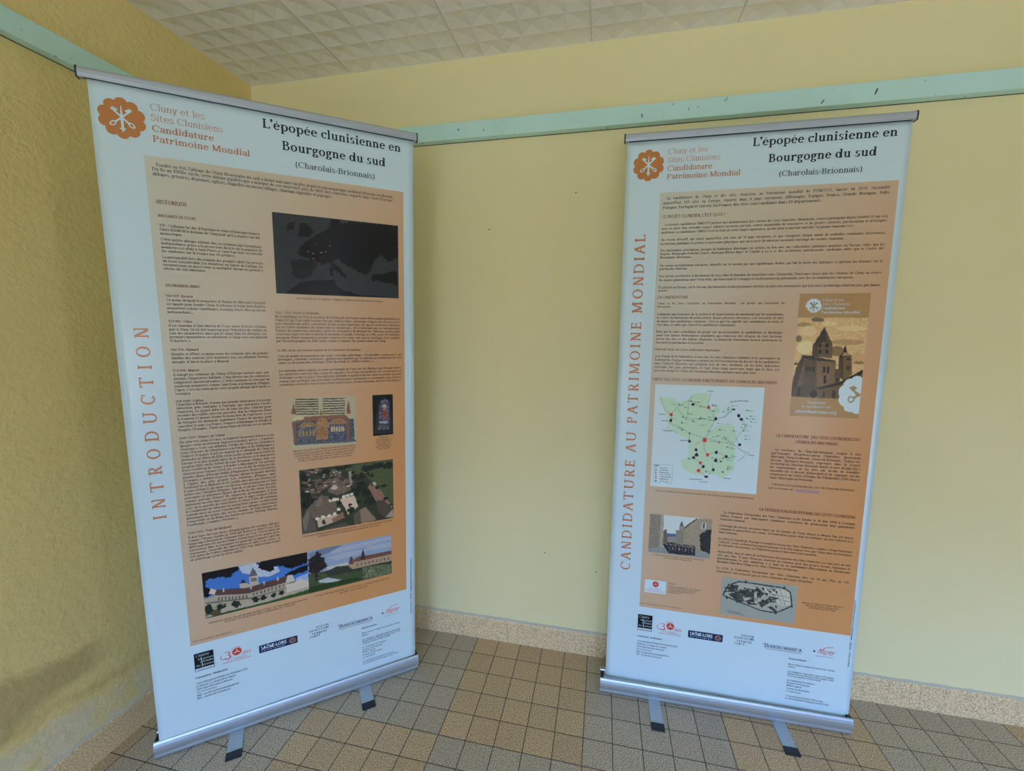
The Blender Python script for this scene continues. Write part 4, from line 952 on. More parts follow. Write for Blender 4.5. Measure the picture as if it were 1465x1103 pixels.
  ('e',39.8,109.6,0.2,0.3,(70,128,100),0),
  ('l',[(40.1,109.7),(41.5,109.6)],(110,130,128),0.14),
  ('e',24.9,94.0,0.2,0.3,(70,128,100),0),
  ('l',[(25.2,94.1),(26.1,94.1)],(110,130,128),0.14),
  ('e',37.9,109.9,0.2,0.3,(70,128,100),0),
  ('l',[(38.2,110.0),(39.7,109.9)],(110,130,128),0.14),
  ('e',23.2,97.7,0.3,0.3,(70,128,100),0),
  ('l',[(23.5,97.8),(24.9,97.8)],(110,130,128),0.14),
  ('e',35.9,111.4,0.2,0.2,(70,128,100),0),
  ('l',[(36.2,111.4),(37.7,111.3)],(110,130,128),0.14),
  ('e',34.0,102.3,0.2,0.2,(70,128,100),0),
  ('l',[(34.3,102.3),(35.2,102.3)],(110,130,128),0.14),
  ('e',29.0,91.6,0.3,0.3,(70,128,100),0),
  ('l',[(29.4,91.7),(31.0,91.7)],(110,130,128),0.14),
  ('e',38.2,103.1,0.2,0.3,(70,128,100),0),
  ('l',[(38.5,103.2),(39.5,103.1)],(110,130,128),0.14),
  ('e',39.2,103.7,0.2,0.2,(70,128,100),0),
  ('l',[(39.5,103.8),(41.1,103.7)],(110,130,128),0.14),
  ('e',37.8,102.1,0.2,0.3,(70,128,100),0),
  ('l',[(38.1,102.2),(39.2,102.1)],(110,130,128),0.14),
  ('e',32.3,100.4,0.2,0.3,(70,128,100),0),
  ('l',[(32.6,100.5),(33.5,100.5)],(110,130,128),0.14),
  ('e',26.4,110.9,0.3,0.3,(70,128,100),0),
  ('l',[(26.8,111.0),(27.6,111.0)],(110,130,128),0.14),
  ('e',29.4,98.3,0.2,0.2,(70,128,100),0),
  ('l',[(29.7,98.3),(31.4,98.3)],(110,130,128),0.14),
  ('e',23.4,100.4,0.3,0.3,(70,128,100),0),
  ('l',[(23.7,100.5),(24.7,100.5)],(110,130,128),0.14),
  ('e',32.8,96.3,0.2,0.3,(70,128,100),0),
  ('l',[(33.1,96.4),(34.2,96.4)],(110,130,128),0.14),
  ('e',35.3,97.4,0.2,0.2,(70,128,100),0),
  ('l',[(35.6,97.4),(36.9,97.4)],(110,130,128),0.14),
  ('e',38.3,91.5,0.2,0.3,(70,128,100),0),
  ('l',[(38.6,91.6),(39.4,91.6)],(110,130,128),0.14),
  ('e',32.3,95.3,0.3,0.3,(70,128,100),0),
  ('l',[(32.7,95.4),(33.7,95.4)],(110,130,128),0.14),
  ('e',39.5,113.7,0.3,0.3,(70,128,100),0),
  ('l',[(39.9,113.8),(41.3,113.7)],(110,130,128),0.14),
  ('e',39.3,89.4,0.3,0.2,(70,128,100),0),
  ('l',[(39.6,89.4),(40.6,89.4)],(110,130,128),0.14),
  ('e',40.7,108.9,0.3,0.2,(70,128,100),0),
  ('l',[(41.0,109.0),(42.2,108.9)],(110,130,128),0.14),
  ('e',40.0,104.9,0.2,0.2,(70,128,100),0),
  ('l',[(40.3,105.0),(41.8,104.9)],(110,130,128),0.14),
  ('e',25.3,94.5,0.2,0.2,(70,128,100),0),
  ('l',[(25.6,94.6),(26.8,94.5)],(110,130,128),0.14),
  ('e',22.1,99.7,0.2,0.2,(70,128,100),0),
  ('l',[(22.4,99.8),(24.1,99.7)],(110,130,128),0.14),
  ('e',25.8,89.7,0.3,0.3,(70,128,100),0),
  ('l',[(26.1,89.8),(27.0,89.8)],(110,130,128),0.14),
  ('e',26.9,97.0,0.3,0.3,(70,128,100),0),
  ('l',[(27.2,97.1),(28.1,97.1)],(110,130,128),0.14),
  ('e',40.5,99.7,0.2,0.3,(70,128,100),0),
  ('l',[(40.8,99.8),(41.7,99.8)],(110,130,128),0.14),
  ('e',19.9,91.2,0.2,0.2,(70,128,100),0),
  ('l',[(20.2,91.2),(21.2,91.2)],(110,130,128),0.14),
  ('e',33.5,93.0,0.3,0.3,(70,128,100),0),
  ('l',[(33.8,93.1),(34.6,93.1)],(110,130,128),0.14),
  ('e',29.7,95.8,0.2,0.2,(70,128,100),0),
  ('l',[(30.0,95.9),(31.7,95.8)],(110,130,128),0.14),
  ('e',36.0,99.6,0.3,0.3,(70,128,100),0),
  ('l',[(36.3,99.7),(38.0,99.6)],(110,130,128),0.14),
  ('e',29.4,95.6,0.2,0.3,(70,128,100),0),
  ('l',[(29.7,95.7),(30.8,95.7)],(110,130,128),0.14),
  ('e',19.9,100.9,0.2,0.2,(70,128,100),0),
  ('l',[(20.2,100.9),(21.3,100.9)],(110,130,128),0.14),
  ('e',39.2,110.5,0.2,0.2,(70,128,100),0),
  ('l',[(39.5,110.5),(40.7,110.5)],(110,130,128),0.14),
  ('e',19.6,96.4,0.2,0.3,(70,128,100),0),
  ('l',[(19.9,96.5),(20.9,96.5)],(110,130,128),0.14),
  ('e',23.4,95.6,0.3,0.3,(70,128,100),0),
  ('l',[(23.8,95.7),(25.4,95.7)],(110,130,128),0.14),
  ('e',21.7,91.0,0.3,0.2,(70,128,100),0),
  ('l',[(22.0,91.1),(23.7,91.0)],(110,130,128),0.14),
  ('e',32.4,115.2,0.3,0.3,(70,128,100),0),
  ('l',[(32.8,115.3),(33.9,115.2)],(110,130,128),0.14),
  ('e',39.1,105.8,0.3,0.3,(70,128,100),0),
  ('l',[(39.5,105.9),(40.9,105.8)],(110,130,128),0.14),
  ('e',35.5,101.9,0.3,0.2,(70,128,100),0),
  ('l',[(35.8,101.9),(36.7,101.9)],(110,130,128),0.14),
  ('e',39.6,112.9,0.2,0.3,(70,128,100),0),
  ('l',[(39.9,113.0),(40.9,112.9)],(110,130,128),0.14),
  ('e',34.1,110.0,0.3,0.3,(70,128,100),0),
  ('l',[(34.4,110.1),(35.8,110.0)],(110,130,128),0.14),
  ('e',37.1,102.7,0.2,0.2,(70,128,100),0),
  ('l',[(37.4,102.7),(38.8,102.7)],(110,130,128),0.14),
  ('e',33.9,96.1,0.2,0.2,(70,128,100),0),
  ('l',[(34.2,96.1),(35.8,96.1)],(110,130,128),0.14),
  ('e',39.4,90.8,0.2,0.2,(70,128,100),0),
  ('l',[(39.7,90.9),(41.3,90.8)],(110,130,128),0.14),
  ('e',40.5,106.1,0.2,0.3,(70,128,100),0),
  ('l',[(40.8,106.2),(41.6,106.2)],(110,130,128),0.14),
  ('e',38.2,92.2,0.3,0.3,(70,128,100),0),
  ('l',[(38.5,92.3),(40.2,92.2)],(110,130,128),0.14),
  ('e',33.2,90.7,0.2,0.3,(70,128,100),0),
  ('l',[(33.5,90.8),(34.4,90.8)],(110,130,128),0.14),
  ('e',33.3,104.0,0.2,0.2,(70,128,100),0),
  ('l',[(33.6,104.0),(35.1,104.0)],(110,130,128),0.14),
  ('e',44.4,92.3,0.3,0.3,(70,140,110),0),
  ('l',[(44.7,92.4),(46.3,92.4)],(110,130,128),0.14),
  ('e',45.7,94.3,0.2,0.3,(70,140,110),0),
  ('l',[(46.0,94.3),(47.5,94.3)],(110,130,128),0.14),
  ('e',44.6,95.1,0.3,0.3,(70,140,110),0),
  ('l',[(44.9,95.2),(46.5,95.2)],(110,130,128),0.14),
  ('e',46.0,96.1,0.2,0.3,(70,140,110),0),
  ('l',[(46.3,96.2),(47.8,96.2)],(110,130,128),0.14),
  ('e',44.4,97.8,0.3,0.3,(70,140,110),0),
  ('l',[(44.7,97.9),(46.3,97.9)],(110,130,128),0.14),
  ('e',43.3,97.2,0.2,0.3,(70,140,110),0),
  ('l',[(43.6,97.3),(45.1,97.3)],(110,130,128),0.14),
  ('e',43.0,98.5,0.3,0.3,(70,140,110),0),
  ('l',[(43.3,98.6),(44.9,98.6)],(110,130,128),0.14),
  ('e',43.8,99.5,0.3,0.3,(70,140,110),0),
  ('l',[(44.1,99.5),(45.7,99.5)],(110,130,128),0.14),
  ('e',44.5,101.3,0.2,0.3,(70,140,110),0),
  ('l',[(44.8,101.3),(46.3,101.3)],(110,130,128),0.14),
  ('e',44.6,102.5,0.2,0.3,(70,140,110),0),
  ('l',[(44.9,102.6),(46.4,102.6)],(110,130,128),0.14),
  ('e',36.9,93.1,0.2,0.3,(70,140,110),0),
  ('l',[(37.2,93.1),(38.8,93.2)],(110,130,128),0.14),
  ('e',46.5,95.2,0.2,0.3,(70,140,110),0),
  ('l',[(46.8,95.3),(48.3,95.3)],(110,130,128),0.14),
  ('e',45.2,92.3,0.2,0.3,(70,140,110),0),
  ('l',[(45.5,92.3),(47.0,92.4)],(110,130,128),0.14),
  ('e',26.6,91.0,0.5,0.5,(30,34,62),0),
  ('e',19.4,97.2,0.5,0.6,(30,34,62),0),
  ('e',34.5,95.7,0.5,0.6,(30,34,62),0),
  ('e',41.9,94.3,0.5,0.6,(30,34,62),0),
  ('e',42.8,95.5,0.6,0.5,(30,34,62),0),
  ('e',26.1,104.4,0.5,0.5,(30,34,62),0),
  ('e',42.9,104.6,0.5,0.5,(30,34,62),0),
  ('e',28.6,107.4,0.5,0.5,(30,34,62),0),
  ('e',28.8,109.3,0.6,0.6,(30,34,62),0),
  ('e',27.9,110.4,0.6,0.5,(30,34,62),0),
  ('e',35.4,107.9,0.5,0.6,(30,34,62),0),
  ('e',38.8,109.2,0.5,0.5,(30,34,62),0),
  ('e',35.4,110.9,0.5,0.6,(30,34,62),0),
  ('e',31.4,113.4,0.5,0.6,(30,34,62),0),
  ('e',34.8,114.4,0.5,0.5,(30,34,62),0),
  ('e',32.6,117.2,0.6,0.5,(30,34,62),0),
  ('e',31.9,91.8,0.5,0.6,(190,48,52),0),
  ('e',19.4,95.0,0.5,0.6,(190,48,52),0),
  ('e',32.5,109.0,0.5,0.6,(190,48,52),0),
  ('e',30.3,112.2,0.5,0.6,(190,48,52),0),
  ('e',29.9,115.1,0.6,0.6,(190,48,52),0),
  ('e',31.2,103.6,0.7,0.9,(190,48,52),0),
  ('e',36.1,104.2,0.4,0.4,(150,90,100),0),
  ('e',40.0,92.1,0.6,0.3,(60,66,72),0),
  ('e',26.1,101.5,0.3,0.3,(40,48,60),0),
  ('e',29.2,96.0,0.4,0.2,(40,48,60),0),
  ('e',37.1,111.1,0.4,0.3,(40,48,60),0),
  ('e',38.0,115.0,0.3,0.3,(40,48,60),0),
  ('l',[(31.1,85.9),(33.1,85.9)],(88,96,108),0.22),
  ('l',[(40.2,89.1),(44.6,89.0)],(88,96,108),0.22),
  ('l',[(16.9,100.9),(19.5,100.9)],(88,96,108),0.22),
  ('l',[(15.2,95.0),(17.6,95.0)],(88,96,108),0.22),
  ('l',[(22.9,104.3),(25.4,104.2)],(88,96,108),0.22),
  ('l',[(27.0,118.5),(31.3,118.3)],(88,96,108),0.22),
  ('l',[(30.4,119.3),(33.0,119.2)],(88,96,108),0.22),
  ('l',[(38.7,117.2),(40.6,117.2)],(88,96,108),0.22),
  ('l',[(46.1,108.2),(47.7,108.2)],(88,96,108),0.22),
  ('l',[(16.3,97.3),(18.5,97.3)],(88,96,108),0.22),
  ('l',[(27.0,90.0),(29.0,90.1)],(88,96,108),0.22),
  ('l',[(32.8,91.0),(34.5,91.1)],(88,96,108),0.22),
  ('l',[(14.4,113.9),(21.0,113.7),(20.9,120.7),(14.4,120.7),(14.4,113.9)],(120,136,150),0.1),
  ('l',[(14.7,114.3),(16.0,114.3)],(70,76,84),0.3),
  ('e',15.1,115.2,0.2,0.3,(90,100,110),0),
  ('l',[(16.4,115.2),(19.2,115.1)],(80,88,98),0.2),
  ('e',15.1,116.0,0.3,0.3,(90,100,110),0),
  ('l',[(16.5,116.0),(19.5,115.9)],(80,88,98),0.2),
  ('e',15.2,116.9,0.2,0.2,(60,50,60),0),
  ('l',[(16.5,116.8),(19.9,116.7)],(80,88,98),0.2),
  ('e',15.2,117.7,0.2,0.3,(170,60,60),0),
  ('l',[(16.5,117.6),(20.2,117.5)],(80,88,98),0.2),
  ('e',15.2,118.5,0.3,0.3,(150,90,60),0),
  ('l',[(16.6,118.5),(20.5,118.3)],(80,88,98),0.2),
  ('e',15.3,119.3,0.2,0.3,(70,120,100),0),
  ('l',[(16.6,119.3),(19.6,119.2)],(80,88,98),0.2),
  ('e',15.3,120.2,0.3,0.2,(40,44,80),0),
  ('l',[(16.7,120.1),(19.9,120.0)],(80,88,98),0.2),
 ]),
 'poster': ((57.9, 52.2, 78.5, 93.4), (160, 122, 76), [
  ('p',[(57.9,60.1),(78.5,60.1),(78.7,78.5),(77.7,87.4),(57.5,86.7)],(196,158,108),16),
  ('e',63.9,60.8,1.9,0.7,(110,92,66),12),
  ('e',59.9,62.4,2.2,0.7,(150,120,82),12),
  ('e',58.7,67.1,0.9,1.1,(110,96,70),12),
  ('e',74.1,63.6,4.4,0.9,(214,172,122),12),
  ('e',73.1,68.1,5.1,0.9,(170,132,86),12),
  ('e',70.4,71.1,2.2,1.7,(128,98,64),12),
  ('e',60.9,70.0,2.6,2.1,(214,182,136),12),
  ('e',61.2,64.5,2.6,1.7,(206,170,124),12),
  ('e',76.4,73.1,2.2,1.7,(190,148,100),12),
  ('e',58.6,75.6,1.2,0.4,(90,74,52),12),
  ('e',67.4,62.0,2.2,0.8,(212,176,126),12),
  ('e',77.3,74.8,1.8,0.5,(140,108,72),12),
  ('p',[(60.1,72.8),(63.2,72.7),(70.2,74.2),(71.1,82.5),(65.8,83.6),(57.7,86.9),(57.8,82.6)],(98,74,46),10),
  ('p',[(60.1,72.8),(61.0,73.4),(59.4,83.8),(57.9,86.8),(57.6,83.9),(58.7,76.9)],(66,50,34),0),
  ('p',[(61.0,73.4),(64.6,74.4),(64.9,82.8),(61.1,83.3)],(82,62,40),8),
  ('p',[(64.6,74.4),(69.9,74.1),(70.6,81.7),(65.5,83.2)],(116,88,54),8),
  ('p',[(59.9,72.7),(63.2,72.7),(65.0,73.8),(64.8,74.3),(60.8,73.6)],(52,42,32),0),
  ('p',[(64.9,73.6),(70.1,74.3),(70.0,74.6),(64.8,74.4)],(60,48,34),0),
  ('p',[(63.0,69.2),(66.6,68.2),(68.9,68.8),(69.1,73.5),(65.7,73.1),(63.1,73.0)],(96,74,48),8),
  ('p',[(63.0,69.2),(64.5,68.8),(64.9,73.1),(63.1,73.0)],(72,56,38),0),
  ('p',[(63.0,69.5),(66.1,63.1),(68.9,69.0),(66.4,68.1)],(58,47,34),0),
  ('p',[(66.1,63.1),(68.9,69.0),(67.1,68.2)],(82,66,46),0),
  ('p',[(64.7,68.7),(65.5,68.7),(65.6,70.0),(64.8,70.0)],(36,28,20),0),
  ('p',[(66.8,68.7),(67.7,68.7),(67.8,69.9),(66.9,70.0)],(36,28,20),0),
  ('p',[(64.9,70.7),(65.7,70.7),(65.8,72.0),(65.0,72.0)],(36,28,20),0),
  ('p',[(66.9,70.7),(67.7,70.7),(67.9,71.9),(67.0,71.9)],(36,28,20),0),
  ('p',[(61.6,76.4),(62.2,76.4),(62.3,78.0),(61.6,78.0)],(36,28,20),0),
  ('p',[(62.5,76.4),(63.2,76.4),(63.2,78.0),(62.6,78.0)],(36,28,20),0),
  ('p',[(63.5,76.4),(64.1,76.3),(64.2,78.0),(63.6,78.0)],(36,28,20),0),
  ('p',[(66.6,76.4),(67.4,76.3),(67.5,78.4),(66.8,78.4)],(36,28,20),0),
  ('p',[(67.9,76.4),(68.6,76.4),(68.7,78.4),(68.0,78.5)],(36,28,20),0),
  ('p',[(67.2,79.3),(67.9,79.3),(68.1,82.0),(67.3,82.0)],(36,28,20),0),
  ('p',[(71.1,73.2),(74.8,72.8),(75.4,78.6),(73.4,81.0),(71.4,79.1)],(104,80,50),8),
  ('p',[(71.1,73.2),(72.4,73.1),(73.0,80.8),(71.4,79.1)],(74,56,36),0),
  ('p',[(70.9,73.3),(72.2,71.3),(72.6,68.7),(73.2,71.1),(74.9,72.7)],(46,38,30),0),
  ('p',[(72.4,71.5),(73.7,71.5),(74.5,72.5),(72.0,72.7)],(150,122,84),0),
  ('p',[(73.4,73.2),(73.8,73.2),(73.9,74.0),(73.5,74.0)],(40,32,24),0),
  ('p',[(73.6,76.1),(74.0,76.1),(74.1,77.2),(73.7,77.2)],(48,38,28),0),
  ('p',[(73.9,73.1),(74.3,73.1),(74.4,74.0),(74.0,74.0)],(40,32,24),0),
  ('p',[(74.2,76.1),(74.6,76.1),(74.7,77.2),(74.3,77.2)],(48,38,28),0),
  ('p',[(70.3,77.0),(72.4,77.2),(72.0,81.7),(70.5,82.1)],(84,64,42),0),
  ('e',71.3,80.7,0.4,0.6,(46,36,26),0),
  ('p',[(57.8,86.9),(61.8,82.4),(66.1,83.6),(73.4,81.0),(78.7,78.5),(77.7,87.6),(64.9,86.9)],(104,78,46),8),
  ('p',[(65.8,83.6),(72.0,81.4),(78.4,77.0),(78.4,78.5),(72.4,82.2),(66.2,84.1)],(46,38,28),0),
  ('p',[(57.8,86.8),(59.2,83.4),(62.6,82.0),(65.8,83.6),(62.9,86.7)],(74,58,38),0),
  ('e',64.6,85.7,1.1,1.3,(38,30,22),0),
  ('p',[(59.6,83.8),(60.6,83.8),(60.6,86.7),(59.6,86.8)],(44,36,26),0),
  ('p',[(67.3,84.8),(67.9,84.8),(68.0,86.7),(67.3,86.8)],(60,46,30),0),
  ('p',[(70.2,84.3),(71.1,84.3),(71.2,86.8),(70.2,86.9)],(60,46,30),0),
  ('p',[(57.6,86.8),(66.0,87.0),(74.7,86.9),(77.6,86.6),(78.3,94.2),(57.0,95.4)],(160,122,76),0),
  ('e',81.0,86.5,2.0,2.5,(178,196,212),0),
  ('e',79.9,88.5,2.0,2.5,(178,196,212),0),
  ('e',77.9,89.4,2.1,2.5,(178,196,212),0),
  ('e',75.8,88.8,2.1,2.5,(178,196,212),0),
  ('e',74.3,86.9,2.1,2.5,(178,196,212),0),
  ('e',74.1,84.5,2.1,2.4,(178,196,212),0),
  ('e',75.2,82.5,2.0,2.4,(178,196,212),0),
  ('e',77.1,81.6,2.1,2.5,(178,196,212),0),
  ('e',79.3,82.3,2.0,2.4,(178,196,212),0),
  ('e',80.7,84.1,2.0,2.5,(178,196,212),0),
  ('e',77.5,85.5,3.7,4.0,(178,196,212),0),
  ('l',[(75.5,83.2),(78.1,85.7)],(150,120,84),0.75),
  ('l',[(76.2,86.8),(78.2,85.3)],(150,120,84),0.75),
  ('e',75.8,87.0,1.0,1.1,(150,120,84),0),
  ('e',75.8,87.0,0.6,0.7,(178,196,212),0),
  ('p',[(75.1,83.3),(76.1,82.4),(77.3,83.2),(76.3,84.1)],(150,120,84),0),
  ('e',62.3,56.2,2.0,2.0,(178,196,212),0),
  ('e',63.9,56.2,0.7,0.8,(178,196,212),0),
  ('e',63.7,57.2,0.7,0.7,(178,196,212),0),
  ('e',62.9,57.8,0.7,0.7,(178,196,212),0),
  ('e',62.0,57.8,0.7,0.7,(178,196,212),0),
  ('e',61.1,57.2,0.7,0.7,(178,196,212),0),
  ('e',60.7,56.2,0.8,0.8,(178,196,212),0),
  ('e',61.0,55.2,0.7,0.8,(178,196,212),0),
  ('e',61.7,54.6,0.7,0.8,(178,196,212),0),
  ('e',62.7,54.6,0.7,0.8,(178,196,212),0),
  ('e',63.5,55.2,0.7,0.8,(178,196,212),0),
  ('l',[(61.2,55.4),(63.2,57.0)],(120,105,85),0.3),
  ('l',[(63.4,55.3),(61.4,57.0)],(120,105,85),0.3),
  ('l',[(62.3,55.0),(62.3,57.8)],(120,105,85),0.3),
  ('e',61.4,57.0,0.3,0.4,(120,105,85),0),
  ('e',63.4,57.0,0.3,0.4,(120,105,85),0),
  ('e',61.4,57.0,0.2,0.2,(178,196,212),0),
  ('e',63.4,57.0,0.2,0.2,(178,196,212),0),
  ('p',[(61.1,55.2),(61.7,55.1),(61.8,55.7)],(120,105,85),0),
  ('p',[(62.8,55.2),(63.4,55.1),(63.0,55.8)],(120,105,85),0),
 ]),
 'group': ((13.9, 133.0, 35.6, 148.1), (160, 180, 202), [
  ('p',[(20.0,140.0),(23.5,140.0),(23.6,141.2),(20.1,141.6)],(62,84,126),0),
  ('p',[(20.1,141.4),(26.6,140.4),(26.8,143.0),(20.2,143.8)],(112,116,124),20),
  ('p',[(13.5,132.8),(18.9,133.0),(19.0,145.6),(13.7,146.8)],(112,108,106),14),
  ('p',[(17.7,133.0),(18.9,133.0),(19.0,145.6),(17.8,145.8)],(134,130,128),10),
  ('p',[(19.0,139.1),(20.0,138.3),(20.8,144.2),(19.0,144.9)],(88,80,78),8),
  ('p',[(24.4,136.8),(25.3,134.4),(26.0,136.7)],(78,84,104),0),
  ('p',[(24.4,136.8),(26.0,136.7),(26.2,139.4),(24.6,139.6)],(122,120,120),0),
  ('p',[(23.4,138.5),(26.1,138.0),(26.4,143.5),(23.5,143.4)],(112,108,106),10),
  ('p',[(26.0,137.4),(30.3,133.3),(36.0,132.6),(36.2,146.7),(30.8,145.7),(26.3,143.5)],(128,120,112),14),
  ('p',[(26.0,137.1),(30.3,133.1),(30.5,133.5),(26.0,137.8)],(72,62,60),0),
  ('p',[(32.2,134.5),(33.7,134.5),(33.6,136.9),(32.2,137.0)],(170,182,200),0),
  ('p',[(32.5,134.7),(33.3,134.6),(33.3,136.7),(32.5,136.8)],(80,84,92),0),
  ('p',[(31.8,139.3),(33.3,137.7),(35.6,136.7),(36.0,146.2),(32.1,145.3)],(36,42,46),14),
  ('p',[(13.7,146.8),(21.2,145.0),(31.0,145.6),(36.2,146.4),(36.1,148.4),(13.7,148.4)],(112,120,134),5),
  ('p',[(18.8,144.4),(21.1,143.4),(30.4,143.8),(30.6,147.5),(25.7,147.8),(21.3,147.7)],(40,42,54),22),
  ('e',19.6,144.0,0.1,0.2,(150,132,124),0),
  ('e',20.1,144.2,0.2,0.2,(150,132,124),0),
  ('e',20.6,144.4,0.2,0.2,(150,132,124),0),
  ('e',21.1,144.0,0.1,0.2,(150,132,124),0),
  ('e',21.6,144.2,0.2,0.2,(150,132,124),0),
  ('e',22.1,144.4,0.2,0.2,(150,132,124),0),
  ('e',22.6,144.0,0.1,0.3,(150,132,124),0),
  ('e',23.1,144.2,0.1,0.3,(150,132,124),0),
  ('e',23.6,144.4,0.2,0.3,(150,132,124),0),
  ('e',24.1,144.0,0.1,0.3,(150,132,124),0),
  ('e',24.6,144.2,0.1,0.3,(150,132,124),0),
  ('e',25.1,144.4,0.1,0.3,(150,132,124),0),
  ('e',25.5,144.1,0.2,0.2,(150,132,124),0),
  ('e',26.0,144.3,0.2,0.2,(150,132,124),0),
  ('e',26.5,144.5,0.2,0.2,(150,132,124),0),
  ('e',27.0,144.1,0.2,0.2,(150,132,124),0),
  ('e',27.5,144.3,0.2,0.2,(150,132,124),0),
  ('e',28.0,144.5,0.2,0.2,(150,132,124),0),
  ('e',28.5,144.1,0.2,0.3,(150,132,124),0),
  ('e',29.0,144.3,0.2,0.3,(150,132,124),0),
  ('e',29.5,144.5,0.2,0.3,(150,132,124),0),
  ('e',30.0,144.1,0.1,0.3,(150,132,124),0),
  ('p',[(21.2,145.0),(21.6,145.0),(21.6,146.3),(21.3,146.3)],(70,74,96),0),
  ('p',[(21.8,145.0),(22.1,145.0),(22.2,146.3),(21.9,146.3)],(30,30,40),0),
  ('p',[(22.4,145.0),(22.7,145.0),(22.8,146.3),(22.4,146.3)],(110,112,124),0),
  ('p',[(22.9,145.0),(23.3,145.0),(23.4,146.3),(23.0,146.3)],(52,44,52),0),
  ('p',[(23.5,145.0),(23.9,145.0),(23.9,146.3),(23.6,146.3)],(70,74,96),0),
  ('p',[(24.1,145.0),(24.4,145.0),(24.5,146.3),(24.1,146.3)],(30,30,40),0),
  ('p',[(24.6,145.0),(25.0,145.0),(25.1,146.3),(24.7,146.3)],(110,112,124),0),
  ('p',[(25.2,145.0),(25.6,145.0),(25.6,146.3),(25.3,146.3)],(52,44,52),0),
  ('p',[(25.8,145.0),(26.1,145.0),(26.2,146.3),(25.9,146.3)],(70,74,96),0),
  ('p',[(26.3,145.0),(26.7,145.0),(26.8,146.3),(26.4,146.3)],(30,30,40),0),
  ('p',[(26.9,145.0),(27.3,145.0),(27.3,146.3),(27.0,146.3)],(110,112,124),0),
  ('p',[(27.5,145.0),(27.8,145.0),(27.9,146.3),(27.6,146.3)],(52,44,52),0),
  ('p',[(28.0,145.0),(28.4,145.0),(28.5,146.3),(28.1,146.3)],(70,74,96),0),
  ('p',[(28.6,145.0),(29.0,145.0),(29.0,146.3),(28.7,146.3)],(30,30,40),0),
  ('p',[(29.2,145.0),(29.5,145.0),(29.6,146.3),(29.2,146.3)],(110,112,124),0),
  ('p',[(29.7,145.0),(30.1,145.0),(30.2,146.3),(29.8,146.3)],(52,44,52),0),
 ]),
 'engraving': ((40.35, 154.55, 65.2, 168.95), (128, 142, 152), [
  ('p',[(41.0,161.5),(42.6,157.5),(45.8,155.6),(61.0,156.0),(63.1,157.3),(63.9,162.4),(58.9,165.8),(53.6,165.5),(45.9,163.2)],(140,150,156),6),
  ('p',[(54.4,156.7),(61.0,156.6),(63.0,157.8),(63.6,162.0),(60.7,162.9),(56.0,159.8)],(162,172,178),8),
  ('l',[(56.2,156.7),(58.6,161.3)],(98,108,116),0.18),
  ('l',[(58.0,156.6),(60.7,162.4)],(98,108,116),0.18),
  ('l',[(59.6,156.7),(61.9,162.5)],(98,108,116),0.18),
  ('l',[(54.7,158.6),(63.2,159.4)],(98,108,116),0.18),
  ('l',[(55.2,159.9),(63.6,161.0)],(98,108,116),0.18),
  ('p',[(42.3,158.7),(43.8,157.0),(46.3,157.0),(45.6,158.8),(44.0,160.1)],(50,58,66),24),
  ('p',[(44.5,160.1),(49.3,157.8),(51.8,157.9),(52.4,160.3),(47.1,161.9)],(50,58,66),24),
  ('p',[(51.4,158.0),(51.9,156.6),(53.4,157.7),(54.5,159.3),(53.6,160.6),(52.0,160.4)],(50,58,66),24),
  ('p',[(42.8,160.8),(44.5,160.1),(48.4,162.9),(46.4,163.7)],(50,58,66),24),
  ('p',[(48.6,162.8),(51.5,159.5),(52.6,160.3),(52.6,163.7),(49.7,163.9)],(50,58,66),24),
  ('p',[(52.9,162.7),(56.4,159.7),(59.5,160.0),(55.1,163.5),(54.3,164.6)],(50,58,66),24),
  ('p',[(55.9,163.7),(57.1,163.2),(59.4,165.0),(58.9,165.8)],(50,58,66),24),
  ('p',[(51.3,159.1),(52.2,158.9),(52.6,163.2),(51.8,163.3)],(150,160,166),0),
  ('p',[(47.1,162.1),(50.8,161.1),(50.6,161.8),(47.1,162.8)],(150,160,166),0),
  ('p',[(53.1,161.7),(56.0,159.9),(56.3,160.5),(53.3,162.4)],(140,150,156),0),
  ('p',[(51.9,161.3),(53.2,161.3),(53.4,162.1),(52.2,162.2)],(150,160,166),10),
  ('p',[(52.3,160.0),(53.6,160.0),(53.8,160.7),(52.5,160.8)],(58,66,74),10),
  ('p',[(52.9,162.3),(53.4,162.5),(53.5,163.0),(53.0,163.0)],(58,66,74),10),
  ('p',[(47.9,157.6),(48.6,157.8),(48.8,158.4),(48.0,158.4)],(110,120,128),10),
  ('p',[(46.2,162.3),(47.4,162.3),(47.6,162.6),(46.4,162.7)],(40,46,52),10),
  ('p',[(44.0,160.7),(44.6,160.8),(44.7,161.1),(44.1,161.0)],(40,46,52),10),
  ('p',[(44.6,158.4),(46.1,158.5),(46.3,159.2),(44.8,159.3)],(72,82,90),10),
  ('p',[(46.4,158.3),(47.8,158.4),(48.0,158.9),(46.6,159.0)],(58,66,74),10),
  ('p',[(57.2,161.0),(58.6,161.1),(58.8,161.8),(57.4,161.9)],(72,82,90),10),
  ('p',[(41.5,159.7),(42.9,159.7),(43.1,160.1),(41.7,160.2)],(72,82,90),10),
  ('p',[(46.9,160.4),(47.3,160.6),(47.4,161.2),(47.0,161.2)],(72,82,90),10),
  ('p',[(42.6,159.2),(43.4,159.4),(43.5,160.0),(42.7,160.0)],(58,66,74),10),
  ('p',[(50.0,160.9),(50.5,161.1),(50.6,161.9),(50.1,161.8)],(40,46,52),10),
  ('p',[(57.5,158.8),(58.3,158.9),(58.5,159.4),(57.6,159.5)],(110,120,128),10),
  ('p',[(48.0,160.4),(48.5,160.6),(48.5,160.9),(48.1,160.8)],(58,66,74),10),
  ('p',[(52.5,162.7),(53.0,162.9),(53.1,163.2),(52.6,163.2)],(110,120,128),10),
